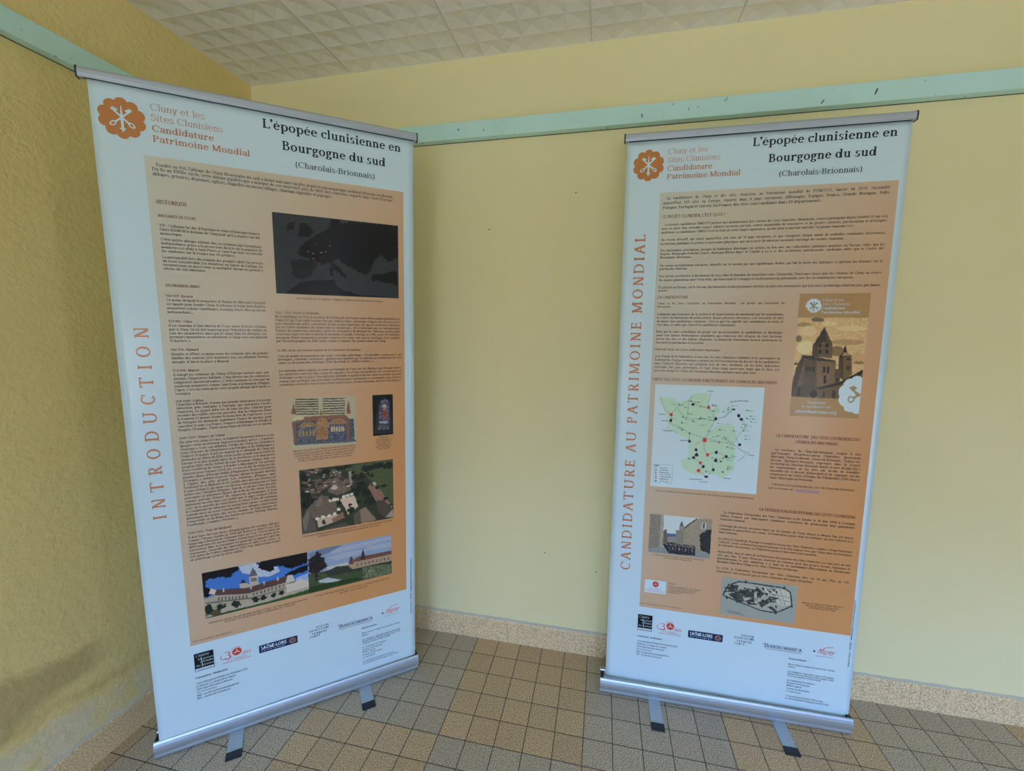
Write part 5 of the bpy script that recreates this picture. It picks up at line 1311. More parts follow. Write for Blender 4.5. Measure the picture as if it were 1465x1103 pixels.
  ('p',[(47.2,159.1),(48.2,159.2),(48.4,159.8),(47.4,159.9)],(40,46,52),10),
  ('p',[(51.7,161.6),(52.5,161.7),(52.6,162.1),(51.8,162.2)],(110,120,128),10),
  ('p',[(57.3,156.9),(58.1,157.0),(58.2,157.6),(57.4,157.6)],(58,66,74),10),
  ('p',[(47.4,162.3),(48.4,162.4),(48.5,162.8),(47.5,162.8)],(72,82,90),10),
  ('p',[(46.7,161.5),(47.8,161.6),(48.0,162.2),(46.8,162.3)],(72,82,90),10),
  ('p',[(58.3,157.2),(58.8,157.4),(58.9,158.2),(58.5,158.2)],(30,34,40),10),
  ('p',[(56.7,156.7),(57.9,156.7),(58.0,157.1),(56.9,157.2)],(72,82,90),10),
  ('p',[(49.4,159.3),(49.9,159.5),(50.0,160.2),(49.5,160.2)],(40,46,52),10),
  ('p',[(55.1,158.6),(55.8,158.7),(55.9,159.5),(55.2,159.5)],(30,34,40),10),
  ('p',[(57.4,160.8),(58.6,160.9),(58.8,161.2),(57.6,161.3)],(110,120,128),10),
  ('p',[(47.7,157.6),(48.6,157.7),(48.7,158.0),(47.8,158.0)],(30,34,40),10),
  ('p',[(56.1,163.0),(57.0,163.1),(57.2,163.6),(56.3,163.7)],(150,160,166),10),
  ('p',[(46.8,158.6),(47.7,158.7),(47.9,159.4),(46.9,159.5)],(40,46,52),10),
  ('p',[(47.8,162.6),(49.2,162.7),(49.4,163.2),(48.0,163.4)],(110,120,128),10),
  ('p',[(56.0,157.7),(56.9,157.8),(57.1,158.3),(56.1,158.3)],(30,34,40),10),
  ('p',[(55.9,158.8),(57.1,158.9),(57.3,159.5),(56.1,159.6)],(150,160,166),10),
  ('p',[(51.3,157.0),(52.1,157.2),(52.2,157.7),(51.5,157.7)],(150,160,166),10),
  ('p',[(46.0,159.8),(47.3,159.9),(47.5,160.5),(46.2,160.6)],(72,82,90),10),
  ('p',[(57.7,158.6),(58.3,158.7),(58.5,159.4),(57.8,159.4)],(110,120,128),10),
  ('p',[(50.5,158.4),(51.7,158.5),(51.8,159.0),(50.7,159.1)],(30,34,40),10),
  ('p',[(52.6,161.7),(53.5,161.8),(53.6,162.4),(52.8,162.4)],(150,160,166),10),
  ('p',[(57.0,159.3),(58.4,159.3),(58.6,159.6),(57.2,159.7)],(150,160,166),10),
  ('p',[(49.1,159.2),(49.9,159.3),(50.1,159.6),(49.3,159.7)],(58,66,74),10),
  ('p',[(44.6,159.4),(45.9,159.4),(46.1,159.8),(44.7,159.9)],(40,46,52),10),
  ('p',[(53.9,161.2),(54.6,161.4),(54.7,162.0),(54.1,162.0)],(30,34,40),10),
  ('p',[(50.5,162.4),(51.3,162.6),(51.4,163.1),(50.6,163.1)],(150,160,166),10),
  ('p',[(46.4,162.5),(47.1,162.7),(47.2,163.2),(46.5,163.2)],(30,34,40),10),
  ('p',[(52.3,158.1),(53.4,158.2),(53.6,158.7),(52.4,158.8)],(40,46,52),10),
  ('p',[(58.5,163.0),(59.1,163.2),(59.3,163.9),(58.7,163.9)],(40,46,52),10),
  ('p',[(46.9,158.3),(47.6,158.5),(47.7,158.7),(47.0,158.7)],(110,120,128),10),
  ('p',[(47.7,160.9),(48.3,161.0),(48.3,161.4),(47.8,161.4)],(150,160,166),10),
  ('p',[(56.5,156.5),(57.4,156.6),(57.5,156.9),(56.7,157.0)],(110,120,128),10),
  ('p',[(56.2,161.0),(57.2,161.0),(57.3,161.8),(56.3,161.9)],(30,34,40),10),
  ('p',[(51.7,157.4),(52.7,157.5),(52.8,157.9),(51.8,158.0)],(30,34,40),10),
  ('p',[(46.6,159.1),(47.2,159.3),(47.3,159.8),(46.7,159.8)],(30,34,40),10),
  ('p',[(52.5,159.0),(53.1,159.1),(53.2,159.7),(52.6,159.7)],(30,34,40),10),
  ('p',[(49.7,158.2),(50.3,158.4),(50.3,158.7),(49.7,158.7)],(150,160,166),10),
  ('p',[(41.2,158.2),(42.3,158.3),(42.5,158.8),(41.4,158.9)],(58,66,74),10),
  ('p',[(47.1,162.0),(48.1,162.1),(48.3,162.6),(47.2,162.6)],(58,66,74),10),
  ('p',[(49.7,159.8),(50.9,159.9),(51.1,160.3),(49.9,160.4)],(58,66,74),10),
  ('p',[(51.2,158.5),(52.7,158.5),(52.8,159.0),(51.4,159.1)],(110,120,128),10),
  ('p',[(41.9,161.9),(42.7,162.1),(42.9,162.8),(42.1,162.8)],(58,66,74),10),
  ('p',[(49.3,157.7),(50.4,157.8),(50.6,158.3),(49.5,158.4)],(72,82,90),10),
  ('p',[(42.0,158.3),(42.9,158.4),(43.0,158.9),(42.2,158.9)],(30,34,40),10),
  ('p',[(46.1,162.3),(47.4,162.4),(47.5,162.8),(46.3,162.8)],(72,82,90),10),
  ('p',[(56.0,161.3),(56.7,161.4),(56.8,161.9),(56.1,161.9)],(110,120,128),10),
  ('p',[(50.2,162.0),(51.5,162.0),(51.7,162.7),(50.4,162.8)],(40,46,52),10),
  ('p',[(54.2,158.6),(55.2,158.7),(55.4,159.1),(54.4,159.1)],(72,82,90),10),
  ('p',[(53.7,156.8),(54.5,156.9),(54.7,157.5),(53.9,157.5)],(30,34,40),10),
  ('p',[(43.5,157.5),(44.5,157.6),(44.7,158.2),(43.6,158.2)],(40,46,52),10),
  ('p',[(56.8,160.0),(57.2,160.2),(57.3,160.8),(56.9,160.8)],(110,120,128),10),
  ('p',[(51.4,161.0),(52.8,161.0),(53.0,161.6),(51.6,161.7)],(110,120,128),10),
  ('p',[(49.5,160.9),(50.7,160.9),(50.9,161.7),(49.7,161.7)],(110,120,128),10),
  ('p',[(55.1,156.9),(56.4,157.0),(56.6,157.6),(55.3,157.7)],(110,120,128),10),
  ('l',[(41.0,161.5),(42.6,157.5),(45.8,155.6),(48.3,155.5),(61.0,156.0),(63.1,157.3),(63.9,162.4),(58.9,165.8),(53.6,165.5),(45.9,163.2),(41.0,161.5)],(44,52,60),0.42),
  ('e',42.6,157.5,0.3,0.6,(50,58,66),0),
  ('e',48.3,155.4,0.3,0.6,(50,58,66),0),
  ('e',61.0,155.8,0.4,0.6,(50,58,66),0),
  ('e',63.9,162.4,0.3,0.6,(50,58,66),0),
  ('e',58.9,165.8,0.3,0.6,(50,58,66),0),
  ('e',45.9,163.2,0.4,0.6,(50,58,66),0),
  ('l',[(42.8,167.5),(47.5,167.5)],(70,78,86),0.2),
  ('l',[(43.3,168.1),(46.7,168.1)],(80,88,96),0.16),
  ('l',[(45.8,168.2),(48.8,168.3)],(80,88,96),0.16),
 ]),
}

WREF = {'night': (146,166,166), 'manuscript': (146,166,178), 'glass': (146,166,178), 'aerial': (148,170,190), 'abbey': (164,190,210), 'garden': (164,190,210), 'map': (160,180,200), 'poster': (174,192,206), 'group': (158,182,210), 'engraving': (162,192,226)}
def inkarr(A, ref):
    s = A/255; l = np.where(s <= .04045, s/12.92, ((s + .055)/1.055)**2.4); return np.clip(l*np.array(WHITE_ALB)/np.array(lin(ref)), 0, .9)
def picture(cl, key, name, parent, off, res=9):
    rect, base, ops = PIC[key]; u0, v0, u1, v1 = rect; nu = int((u1 - u0)*res); nv = int((v1 - v0)*res); rng = np.random.RandomState(len(key)*7 + 1)
    def paint(X, Y):
        A = np.zeros(X.shape + (3,)); A[:] = base
        A += rng.normal(0, 3.0, X.shape)[..., None]
        low = rng.normal(0, 1, (nv//3 + 2, nu//3 + 2)); low = np.repeat(np.repeat(low, 3, 0), 3, 1)[:X.shape[0], :X.shape[1]]
        hi = rng.normal(0, 1, X.shape); tex = .55*low + .6*hi
        def smooth(n, amp):
            g = rng.normal(0, 1, (int((v1 - v0)*n) + 3, int((u1 - u0)*n) + 3)); gy = (Y - v0)*n; gx = (X - u0)*n; iy, ix = gy.astype(int), gx.astype(int); fy, fx = gy - iy, gx - ix
            return amp*((1 - fy)*((1 - fx)*g[iy, ix] + fx*g[iy, ix + 1]) + fy*((1 - fx)*g[iy + 1, ix] + fx*g[iy + 1, ix + 1]))
        X0, Y0 = X, Y; WX, WY = smooth(1.6, .22) + smooth(4, .16), smooth(1.6, .22) + smooth(4, .16); sx_, sy_ = smooth(2, .07), smooth(2, .07)
        for o in ops:
            leafy = key in ('abbey', 'garden', 'aerial', 'group', 'night') and max(o[5] if o[0] == 'e' else o[2]) < 50
            X, Y = (X0 + WX, Y0 + WY) if leafy else (X0 + sx_, Y0 + sy_)
            if o[0] == 'p': k = inside(o[1], X, Y); col, nz = o[2], o[3]
            elif o[0] == 'e': k = ((X - o[1])/max(o[3], .05))**2 + ((Y - o[2])/max(o[4], .05))**2 < 1; col, nz = o[5], o[6]
            else:
                k = np.zeros(X.shape, bool); col, nz = o[2], 0
                for (a, b), (c, d) in zip(o[1], o[1][1:]):
                    l2 = (c - a)**2 + (d - b)**2 + 1e-9; t = np.clip(((X - a)*(c - a) + (Y - b)*(d - b))/l2, 0, 1)
                    k |= (X - a - t*(c - a))**2 + (Y - b - t*(d - b))**2 < (max(o[3], .13)/2)**2
            A[k] = col
            if nz: A[k] += (.75*nz*tex[k])[:, None]*np.array((1, 1, .95))
        for _ in range(1):
            Q = np.pad(A, ((1, 1), (1, 1), (0, 0)), mode='edge'); A = .4*A + .15*(Q[:-2, 1:-1] + Q[2:, 1:-1] + Q[1:-1, :-2] + Q[1:-1, 2:])
        A = A.mean(2, keepdims=True)*.16 + A*.84
        return inkarr(np.clip(A, 4, 250), WREF[key])
    return colour_grid(cl, name, rect, nu, nv, off, paint, M_photo, parent)
def rosette(i, x, y, r, m):
    for k in range(10): a = math.radians(90 + 36*k); i.ell(x + .735*r*math.cos(a), y - .735*r*math.sin(a), .285*r, .285*r, m, 28)
    i.ell(x, y, .80*r, .80*r, m, 40)
def crossed_keys(i, x, y, r, m):
    def q(a, b): return (x + a*r, y - b*r)
    for s in (1, -1):
        i.line([q(-.40*s, .42), q(.26*s, -.20)], .085*r, m)                                          # shank
        i.poly([q(-.46*s, .40), q(-.36*s, .52), q(-.14*s, .40), q(-.20*s, .31), q(-.27*s, .355), q(-.31*s, .30)], m)   # bit
        n = 20
        for k in range(n):                                                                            # oval bow
            p = []
            for a in (2*math.pi*k/n, 2*math.pi*(k+1)/n):
                for f in (1, .55):
                    ex, ey = .185*f*math.cos(a), .115*f*math.sin(a); c_, s_ = math.cos(math.radians(45)), math.sin(math.radians(45))
                    p.append(q(s*(.385 + ex*c_ + ey*s_), -.30 - ex*s_*.9 + ey*c_*.9))
            i.poly([p[0], p[2], p[3], p[1]], m)
    i.poly([q(-.012, .62), q(.012, .62), q(.055, .06), q(-.055, .06)], m); i.poly([q(-.065, .08), q(.065, .08), q(.055, -.62), q(0, -.70), q(-.055, -.62)], m)
    i.poly([q(-.15, -.49), q(.15, -.49), q(.12, -.55), q(-.12, -.55)], m)

def emblem(cl, par, x, y, r):
    i = Ink2D(); rosette(i, x, y, r, 0); o = lay(cl, i, 'rosette_emblem', [M_ink['emblem']], par, 1.2)
    i = Ink2D(); crossed_keys(i, x, y, r, 0); lay(cl, i, 'crossed_keys', [M_ink['white']], par, 1.6)
def head(cl, par, dx, dv, big):
    i = Ink2D()
    i.fit('Cluny et les', 12.75 + dx, 25.35 + dx, 5.1 + dv, 2.42, 'l', 0, 24); i.fit('Sites Clunisiens', 12.7 + dx, 29.56 + dx, 7.8 + dv, 2.42, 'l', 0, 24)
    i.fit('Candidature', 12.75 + dx, 27.16 + dx, 10.6 + dv, 2.42, 'h', 0, 24); i.fit('Patrimoine Mondial', 12.7 + dx, 36.1 + dx, 13.28 + dv, 2.42, 'h', 0, 24)
    lay(cl, i, 'logo_lettering', [M_ink['orange']], par, 1.2)
    i = Ink2D(); (a0, a1, av), (b0, b1, bv), (c0, c1, cv) = big
    i.fit('L’épopée clunisienne en', a0, a1, av, 3.6, 't', 0, 32); i.fit('Bourgogne du sud', b0, b1, bv, 3.6, 't', 0, 32); i.fit('(Charolais-Brionnais)', c0, c1, cv, 2.35, 'r', 0, 28)
    lay(cl, i, 'title_lettering', [M_ink['black']], par, 1.2)
def panel(cl, par, rect, cfun):
    def cols(U, V): return cfun(U, V)*np.array(WHITE_ALB)
    return colour_grid(cl, 'colour_panel', rect, 70, 150, 0.8, cols, M_photo, par)
def mixc(t, stops):
    t = np.clip(t, 0, 1)[..., None]; out = np.zeros(t.shape[:-1] + (3,))
    for (p0, c0), (p1, c1) in zip(stops, stops[1:]):
        k = ((t >= p0) & (t <= p1))[..., 0]; w = (t - p0)/(p1 - p0); out[k] = (np.array(c0)*(1 - w) + np.array(c1)*w)[k]
    return out
def partner_logos(cl, par, dx, dv):
    i = Ink2D(); x, y = 11.1 + dx, 172.0 + dv                                                           # black square of the study centre
    i.poly([(x, y), (x + 5.35, y), (x + 5.35, y + 6.6), (x, y + 6.6)], 0)
    i.word('Centre', x + .4, y + 1.35, 1.35, 'l', 1, 10, skew=.2); i.word('International', x + 1.0, y + 2.55, .95, 'l', 1, 8); i.word('d’Études', x + 1.55, y + 3.7, 1.15, 'l', 1, 8); i.word('des Patrimoines', x + .35, y + 4.85, .95, 'l', 1, 8)
    i.line([(x + 1.9, y + 1.6), (x + 2.2, y + 5.2)], .12, 1); i.poly([(x + .15, y + 5.55), (x + 5.2, y + 5.55), (x + 5.2, y + 6.45), (x + .15, y + 6.45)], 1)
    i.word('Charolais Brionnais', x + .5, y + 6.3, .62, 's', 2, 6)
    lay(cl, i, 'study_centre_logo', [M_ink['dark'], M_ink['white'], M_ink['dark']], par, 1.2)
    i = Ink2D(); x, y = 18.7 + dx, 176.9 + dv                                                           # 30 ans
    i.word('3', x + .4, y + .15, 3.9, 'l', 0, 24, sx=1.3); rosette(i, 23.05 + dx, 175.25 + dv, 1.42, 0); i.word('ans', 24.4 + dx, 176.85 + dv, 2.0, 'l', 0, 14, skew=.3)
    for a in (90, 200, 340): i.line([(23.05 + dx, 175.25 + dv), (23.05 + dx + .7*math.cos(math.radians(a)), 175.25 + dv - .7*math.sin(math.radians(a)))], .22, 1); i.ell(23.05 + dx + .7*math.cos(math.radians(a)), 175.25 + dv - .7*math.sin(math.radians(a)), .2, .2, 1, 10)
    i.line([(18.6 + dx, 175.2 + dv), (18.2 + dx, 176.2 + dv), (18.9 + dx, 177.0 + dv), (20.4 + dx, 177.1 + dv), (21.6 + dx, 176.7 + dv)], .16, 0); i.line([(21.5 + dx, 174.0 + dv), (22.6 + dx, 173.4 + dv), (24.2 + dx, 173.7 + dv)], .12, 0)
    i.fit('Sites Clunisiens', 20.0 + dx, 25.8 + dx, 177.95 + dv, .85, 'l', 0, 8); i.fit('Fédération Internationale', 18.8 + dx, 27.1 + dx, 178.75 + dv, .8, 'l', 0, 8)
    lay(cl, i, 'anniversary_logo', [M_ink['red'], M_ink['tan']], par, 1.2)
    i = Ink2D(); x0, x1, y0, y1 = 29.55 + dx, 41.7 + dx, 175.6 + dv, 178.55 + dv; r = .35                 # department badge
    pts = []
    for cx, cy, a0 in ((x1 - r, y1 - r, 0), (x0 + r, y1 - r, 90), (x0 + r, y0 + r, 180), (x1 - r, y0 + r, 270)):
        pts += [(cx + r*math.cos(math.radians(a0 + 22.5*k)), cy + r*math.sin(math.radians(a0 + 22.5*k))) for k in range(5)]
    i.poly(pts, 0); i.fit('SAÔNE-LOIRE', x0 + .55, x0 + 8.7, y0 + 1.72, 1.72, 'S', 1, 14); i.fit('DÉPARTEMENT', x0 + .7, x0 + 8.6, y0 + 2.5, .62, 's', 1, 8, track=45)
    for k in range(7): a = math.radians(20 + 50*k); i.line([(x0 + 10.5 + .35*math.cos(a), y0 + 1.45 - .35*math.sin(a)), (x0 + 10.5 + .95*math.cos(a + .5), y0 + 1.45 - .95*math.sin(a + .5))], .2, 2)
    for k in range(20): a = 2*math.pi*k/20; b = 2*math.pi*(k+1)/20; i.line([(x0 + 10.5 + 1.05*math.cos(a), y0 + 1.45 + .95*math.sin(a)), (x0 + 10.5 + 1.05*math.cos(b), y0 + 1.45 + .95*math.sin(b))], .14, 2)
    lay(cl, i, 'department_logo', [M_ink['navy'], M_ink['white'], M_ink['gold']], par, 1.2)
    i = Ink2D()
    for t, a, b, v in (('RÉGION', 48.0, 52.3, 174.9), ('BOURGOGNE', 45.7, 52.5, 176.0), ('FRANCHE', 46.6, 51.8, 177.3), ('COMTÉ', 45.7, 49.4, 178.4)): i.fit(t, a + dx, b + dx, v + dv, .98, 'S', 0, 12, track=28)
    lay(cl, i, 'region_logo', [M_ink['black']], par, 1.2)
    i = Ink2D(); i.word('T', 55.4 + dx, 177.95 + dv, 2.3, 'n', 0, 16); i.fit('RANSROMANICA', 56.55 + dx, 68.1 + dx, 177.75 + dv, 1.7, 'n', 0, 16); i.line([(56.3 + dx, 178.3 + dv), (68 + dx, 178.3 + dv)], .13, 1); lay(cl, i, 'heritage_route_logo', [M_ink['navy'], M_ink['brown']], par, 1.2)
    i = Ink2D(); i.ell(72.0 + dx, 176.5 + dv, .36, .3, 1, 12); i.word('Nigay', 72.8 + dx, 177.0 + dv, 2.3, 'l', 0, 14, sx=1.05, skew=.45, rise=.02); i.line([(74.2 + dx, 176.0 + dv), (75.6 + dx, 174.6 + dv), (77.9 + dx, 174.2 + dv)], .16, 0); i.line([(72.5 + dx, 178.2 + dv), (78.2 + dx, 178.1 + dv)], .08, 2)
    lay(cl, i, 'sponsor_signature', [M_ink['red'], M_ink['dark'], M_ink['footer']], par, 1.2)
def footer(cl, par, dx, dv):
    i = Ink2D(); X = 10.95 + dx
    i.fit('Conception - Réalisation', X, 20.1 + dx, 181.2 + dv, 1.0, 'b', 0, 8)
    for k, (t, e) in enumerate((('Centre International d’Études des Patrimoines (CEP)', 25.8), ('Le Montsac / 15, chemin de la collation', 22.2), ('71800 Saint-Christophe-en-Brionnais', 21.3), ('Tél : 03 85 25 90 29', 16.6), ('Mail : cep.charolaisbrionnais@gmail.com', 22.9), ('Web : cep.charolais-brionnais.net', 20.5))): i.fit(t, X, e + dx, 183.25 + 1.12*k + dv, .95, 'r', 1, 7)
    Y = 64.0 + dx; i.fit('Remerciements', Y, 69.8 + dx, 180.9 + dv, .95, 'b', 0, 8)
    for t, e, v, md in (('Nous tenons à remercier pour leur soutien', 78.9, 183.05, 'just'), ('financier :', 66.6, 184.0, 'fit'), ('Les communes : Iguerande, Semur-en-Brionnais,', 78.9, 185.9, 'just'), ('Varenne-l’Arconce, Marcigny, Bourbon-Lancy, Toulon', 78.9, 186.75, 'just'), ('sur Arroux, Charolles et Paray-le-Monial', 74.8, 187.6, 'fit'),
        ('Les Communautés de communes :', 73.3, 189.35, 'fit'), ('Brionnais Sud Bourgogne', 71.6, 190.4, 'fit'), ('Marcigny', 69.0, 191.4, 'fit'), ('Semur-en-Brionnais', 71.6, 192.6, 'fit'), ('Le Grand Charolais', 68.9, 193.7, 'fit'), ('Le Conseil Départemental de Saône-et-Loire', 76.3, 195.55, 'fit'), ('Le Conseil Régional de Bourgogne-Franche-Comté', 78.1, 196.5, 'fit')): i.fit(t, Y, e + dx, v + dv, .86, 'r', 1, 7, md)
    lay(cl, i, 'footer_text', [M_ink['black'], M_ink['footer']], par, 1.2)
    i = Ink2D(); s = text_width('Impression - 2024 - www.impression-bourgogne.fr', 's', 6)*.8
    i.word('Impression - 2024 - www.impression-bourgogne.fr', 83.55, 180.2 + dv, .8, 's', 0, 6, sx=25.0/s, vert=True); lay(cl, i, 'printer_credit', [M_ink['footer']], par, 1.2)

def body_left(cl, par):
    i = Ink2D(); BK, BD, BR_ = 0, 1, 2
    i.fit("Fondée en 910, l'abbaye de Cluny (Bourgogne du sud) a donné naissance au plus grand réseau monastique médiéval d'Europe occidentale.", 13.0, 78.1, 19.65, 1.22, 'b', BK, 10, 'just')
    i.fit("Du Xe au XVIIIe siècle, cette abbaye gigantesque a marqué de son empreinte plus de 1800 sites clunisiens répartis dans toute l'Europe :", 12.0, 78.2, 20.85, 1.22, 'b', BK, 10, 'just')
    i.fit("abbayes, prieurés, doyennés, églises, chapelles ou encore villages, châteaux, vignobles et paysages.", 12.0, 58.5, 22.15, 1.22, 'b', BK, 10)
    i.fit('HISTORIQUE', 12.25, 19.45, 29.7, 1.5, 'b', BR_, 12); i.fit('NAISSANCE DE CLUNY', 12.35, 21.3, 33.3, 1.1, 'b', BR_, 10); i.fit('LES PREMIERS ABBES', 12.6, 21.0, 52.75, 1.1, 'b', BR_, 10)
    E = 1.0
    def P(h, hx, hv, lines, v0, v1, x1=37.75, x0=12.5, em=1.06):
        if h: i.fit(h, x0, hx, hv, 1.02, 'b', BR_, 8)
        i.para(lines, x0, x1, v0, v1, em, 'n', BD, 8)
    P(None, 0, 0, ["910 : Guillaume Ier duc d'Aquitaine et comte d'Auvergne donne à", "l'abbé BERNON le domaine de Cluny pour qu'il y organise une vie", "monastique."], 35.9, 38.14, 37.3)
    P(None, 0, 0, ["Cette petite abbaye obtient dès sa création une formidable", "indépendance grâce à la protection directe de la papauté (le", "monastère est dédié à Saint-Pierre et Saint-Paul dont on retrouve", "les symboles sur la rosace aux 10 pétales)."], 39.75, 43.0)
    P(None, 0, 0, ["La personnalité hors du commun des premiers abbés lui procure", "un essor considérable. Les donations en faveur de l'abbaye, les", "reconversions en masse vont se multiplier durant les premiers", "siècles de son existence."], 44.7, 47.95)
    P('910-927 : Bernon', 19.0, 55.7, ["Ce moine dirigeait le monastère de Baume-les-Messieurs lorsqu'il", "est appelé pour fonder Cluny. Il réforme et fonde bien d'autres", "monastères comme Sauxillanges, Souvigny, Déols, Massay encore", "indépendants..."], 56.9, 60.4)
    P('927-942 : Odon', 18.3, 63.1, ["Il est chanoine à Saint-Martin de Tours avant d'entrer à Baume,", "puis à Cluny. On lui doit beaucoup pour l'éducation des enfants au", "sein des monastères ainsi que le chant dans les liturgies. Les", "premiers monastères se rattachent à Cluny sous son abbatiat", "(Charlieu...)."], 64.35, 68.85)
    P('942-954 : Aymard', 19.3, 71.5, ["Humble et effacé, ce moine noue des relations avec de grandes", "familles des environs (250 donations sous son abbatiat). Devenu", "aveugle, il laisse la place à Mayeul."], 72.85, 75.2)
    P('954-994 : Mayeul', 19.0, 77.8, ["Il élargit les relations de Cluny à l'Europe entière avec, par", "exemple, l'impératrice Adélaïde. Cluny devient une des références", "religieuses incontournables. L'abbé continue la réforme de", "nombreux monastères comme Saint-Denis à la demande d'Hugues", "Capet. C'est en route pour cette grande abbaye qu'il meurt à", "Souvigny."], 79.1, 84.85)
    P('994-1049 : Odilon', 19.5, 87.2, ["Chanoine à Brioude, il voue une grande vénération à la vierge", "(dévotion peu courante à l'époque qui marquera l'ordre", "clunisien). Le grand abbé est de plus en plus sollicité pour", "résoudre des conflits entre les puissants. Ami de l'empereur Henri", "II, il envoie 13 moines fonder le monastère de Paderborn. Le roi", "de Hongrie lui demande également l'envoi de moines pour", "sanctifier le pays. La France, l'empire d'Allemagne et d'Italie, la", "Hongrie, l'Espagne... l'unité monastique en Europe est en marche."], 88.2, 96.15)
    P('1049-1109 : Hugues de Semur', 24.4, 98.75, ["Elu abbé très jeune (25 ans), sa longévité lui permet d'élever à son", "apogée cette institution impressionnante qu'est « l'univers", "clunisien ». Sous son abbatiat, l'ordre de Cluny va s'étendre à", "toute l'Europe, de l'Angleterre à la Pologne et de l'Allemagne à", "l'Italie et l'Espagne. Il met en chantier la 3e abbatiale de Cluny, qui", "deviendra au début du XIIIe siècle la plus grande construction en", "Europe et la plus grande église de la chrétienté, et le demeurera", "jusqu'au XVIe siècle. Enfant du pays Brionnais, Hugues aide son", "frère Geoffroy de Semur à fonder à Marcigny le 1er prieuré", "clunisien pour femmes (1054-56). Ce sera le lieu de réclusion des", "grandes dames d'Europe (Adèle d'Angleterre, Vraise et Frédoline", "d'Espagne...). Arbitre respecté, Hugues sillonne le monde chrétien", "à l'appel des plus grands. Les relations d'Hugues avec", "Ferdinand Ier et Alphonse VI de Castille, ainsi que son influence sur", "le pape Urbain II, qui avant son élection était grand prieur à Cluny", "même sous l'abbatiat d'Hugues, font de ce dernier l'une des plus", "puissantes et influentes figures de la fin du XIe siècle. De plus,", "comme parrain d'Henri IV, empereur germanique, il joue", "également un rôle dans son conflit avec le pape Grégoire VII au", "cours de la querelle des investitures. Il refuse l'offre de Guillaume", "le Conquérant de réformer les monastères saxons. Le pèlerinage", "connaît aussi un essor considérable. Les abbayes clunisiennes", "deviennent des points clés sur les chemins de Saint Jacques-de-", "Compostelle ou de Rome (La charité-sur-Loire, Vézelay, Payerne,", "Fontbonde, Conques, Pérouse...)."], 100.05, 127.2, 37.95)
    P('1109-1122 : Pons de Melgueil', 24.2, 129.9, ["Il doit faire face aux désirs d'émancipation de certaines abbayes", "comme Cîteaux, fondée en 1098 par Robert et dont l'essor doit", "beaucoup à Bernard de Clairvaux entré en 1112. C'est le début du", "différend entre les moines blancs (cisterciens) et les moines noirs", "(clunisiens). Mais la tourmente est générale, la papauté subit des", "tourments. Querelle des investitures et suite à un échec, se", "voit même de l'édifice clunisien en 1122. Pons démissionne et part", "en pèlerinage pour la terre sainte."], 131.4, 139.1, 38.1)
    P('1122 – 1156 : Pierre le Vénérable', 53.4, 59.75, ["Né à Sauxillanges en 1092, il est prieur de Vézelay puis de Domène avant d'être nommé grand Abbé de", "Cluny à 30 ans. Pour régler la grave crise que traverse l'église clunisienne, il impose une réforme stricte", "pour répondre aux ordres concurrents de plus en plus importants tels que les cisterciens, chartreux,", "puis les ordres mendiants des franciscains ou dominicains... Dit le vénérable» par ses contemporains.", "Il mène de nombreuses batailles contre les accusations de Bernard de Clairvaux, grand moine", "cistercien à qui l'on doit le prêche la deuxième croisade à Vézelay en 1146, contre les infidèles", "musulmans (Pierre commande la première traduction du Coran), mais aussi les hérétiques. Il est considéré", "par l'historiographie du XIXe siècle comme le dernier des grands abbés de Cluny."], 61.05, 68.95, 79.9, 40.2)
    P('Le XIIe siècle, un tournant majeur de la Chrétienté européenne', 66.2, 72.0, ["C'est un monde en mouvement qui surgit : croisades, pèlerinages... De nouvelles connaissances tant", "artistiques, culturelles, techniques... apparaissent ramenées par les pèlerins, les combattants de terre", "sainte ou de péninsules ibériques (l'art du vitrail, les chiffres arabes...)."], 73.9, 76.1, 80.6, 40.35)
    P(None, 0, 0, ["Les nouveaux ordres religieux se créent sur l'exemple de Cluny, avec des filiations dans l'Europe entière.", "Les universités naissent dans toutes les capitales. Un réseau extraordinaire de connaissances et", "d'échanges se met en place. Une explosion culturelle et intellectuelle fait naître un monde européen", "roman, puis gothique sans précédent. La Renaissance continuera ce mouvement, puis d'autres", "révolutions culturelles encore pour arriver jusqu'à nous... A vous, désormais, de vivre cette épopée..."], 78.75, 83.4, 80.3, 40.45)
    lay(cl, i, 'body_text', [M_ink['black'], M_ink['body'], M_ink['brown']], par, 1.2)
    i = Ink2D(); e = .84
    i.fit("Carte européenne des sites clunisiens © Clunypedia - Fédération Européenne des Sites Clunisiens", 46.4, 74.1, 54.95, e, 'n', 0, 6)
    for k, t in enumerate(("Miniature conservée à Paris, Bibliothèque nationale, représentant la", "consécration de l'autel majeur en 1095 par le pape Urbain II en présence", "de l'abbé Hugues de Cluny, des évêques et cardinaux. Miscellanea", "Cluny vers 1188, la vue de l'autel s'ouvrant", "France, Département des manuscrits, latin")): i.fit(t, 43.4 + (0, 0, .5, 1, 1.4)[k], 63.6 - (0, 0, .5, 1, 1.4)[k], 106.5 + .9*k, e, 'n', 0, 6)
    for k, t in enumerate(("Vitrail", "représentant Hugues de", "Semur, le grand abbé de", "Cluny bâtisseur", "l'église Saint-Hilaire de", "Semur-en-Brionnais")): w = (1.6, 2.7, 2.8, 2.4, 2.9, 2.2)[k]; i.fit(t, 73.5 - w, 73.5 + w, 104.5 + .87*k, e, 'n', 0, 6)
    i.fit("Vue du bourg de Semur-en-Brionnais, avec au premier plan l'église, son clocher roman et le château Saint-Hugues", 45.1, 76.4, 138.1, e, 'n', 0, 6); i.fit("le château fort des sires de Semur, lieu de naissance de Saint Hugues", 49.9, 71.8, 139.1, e, 'n', 0, 6)
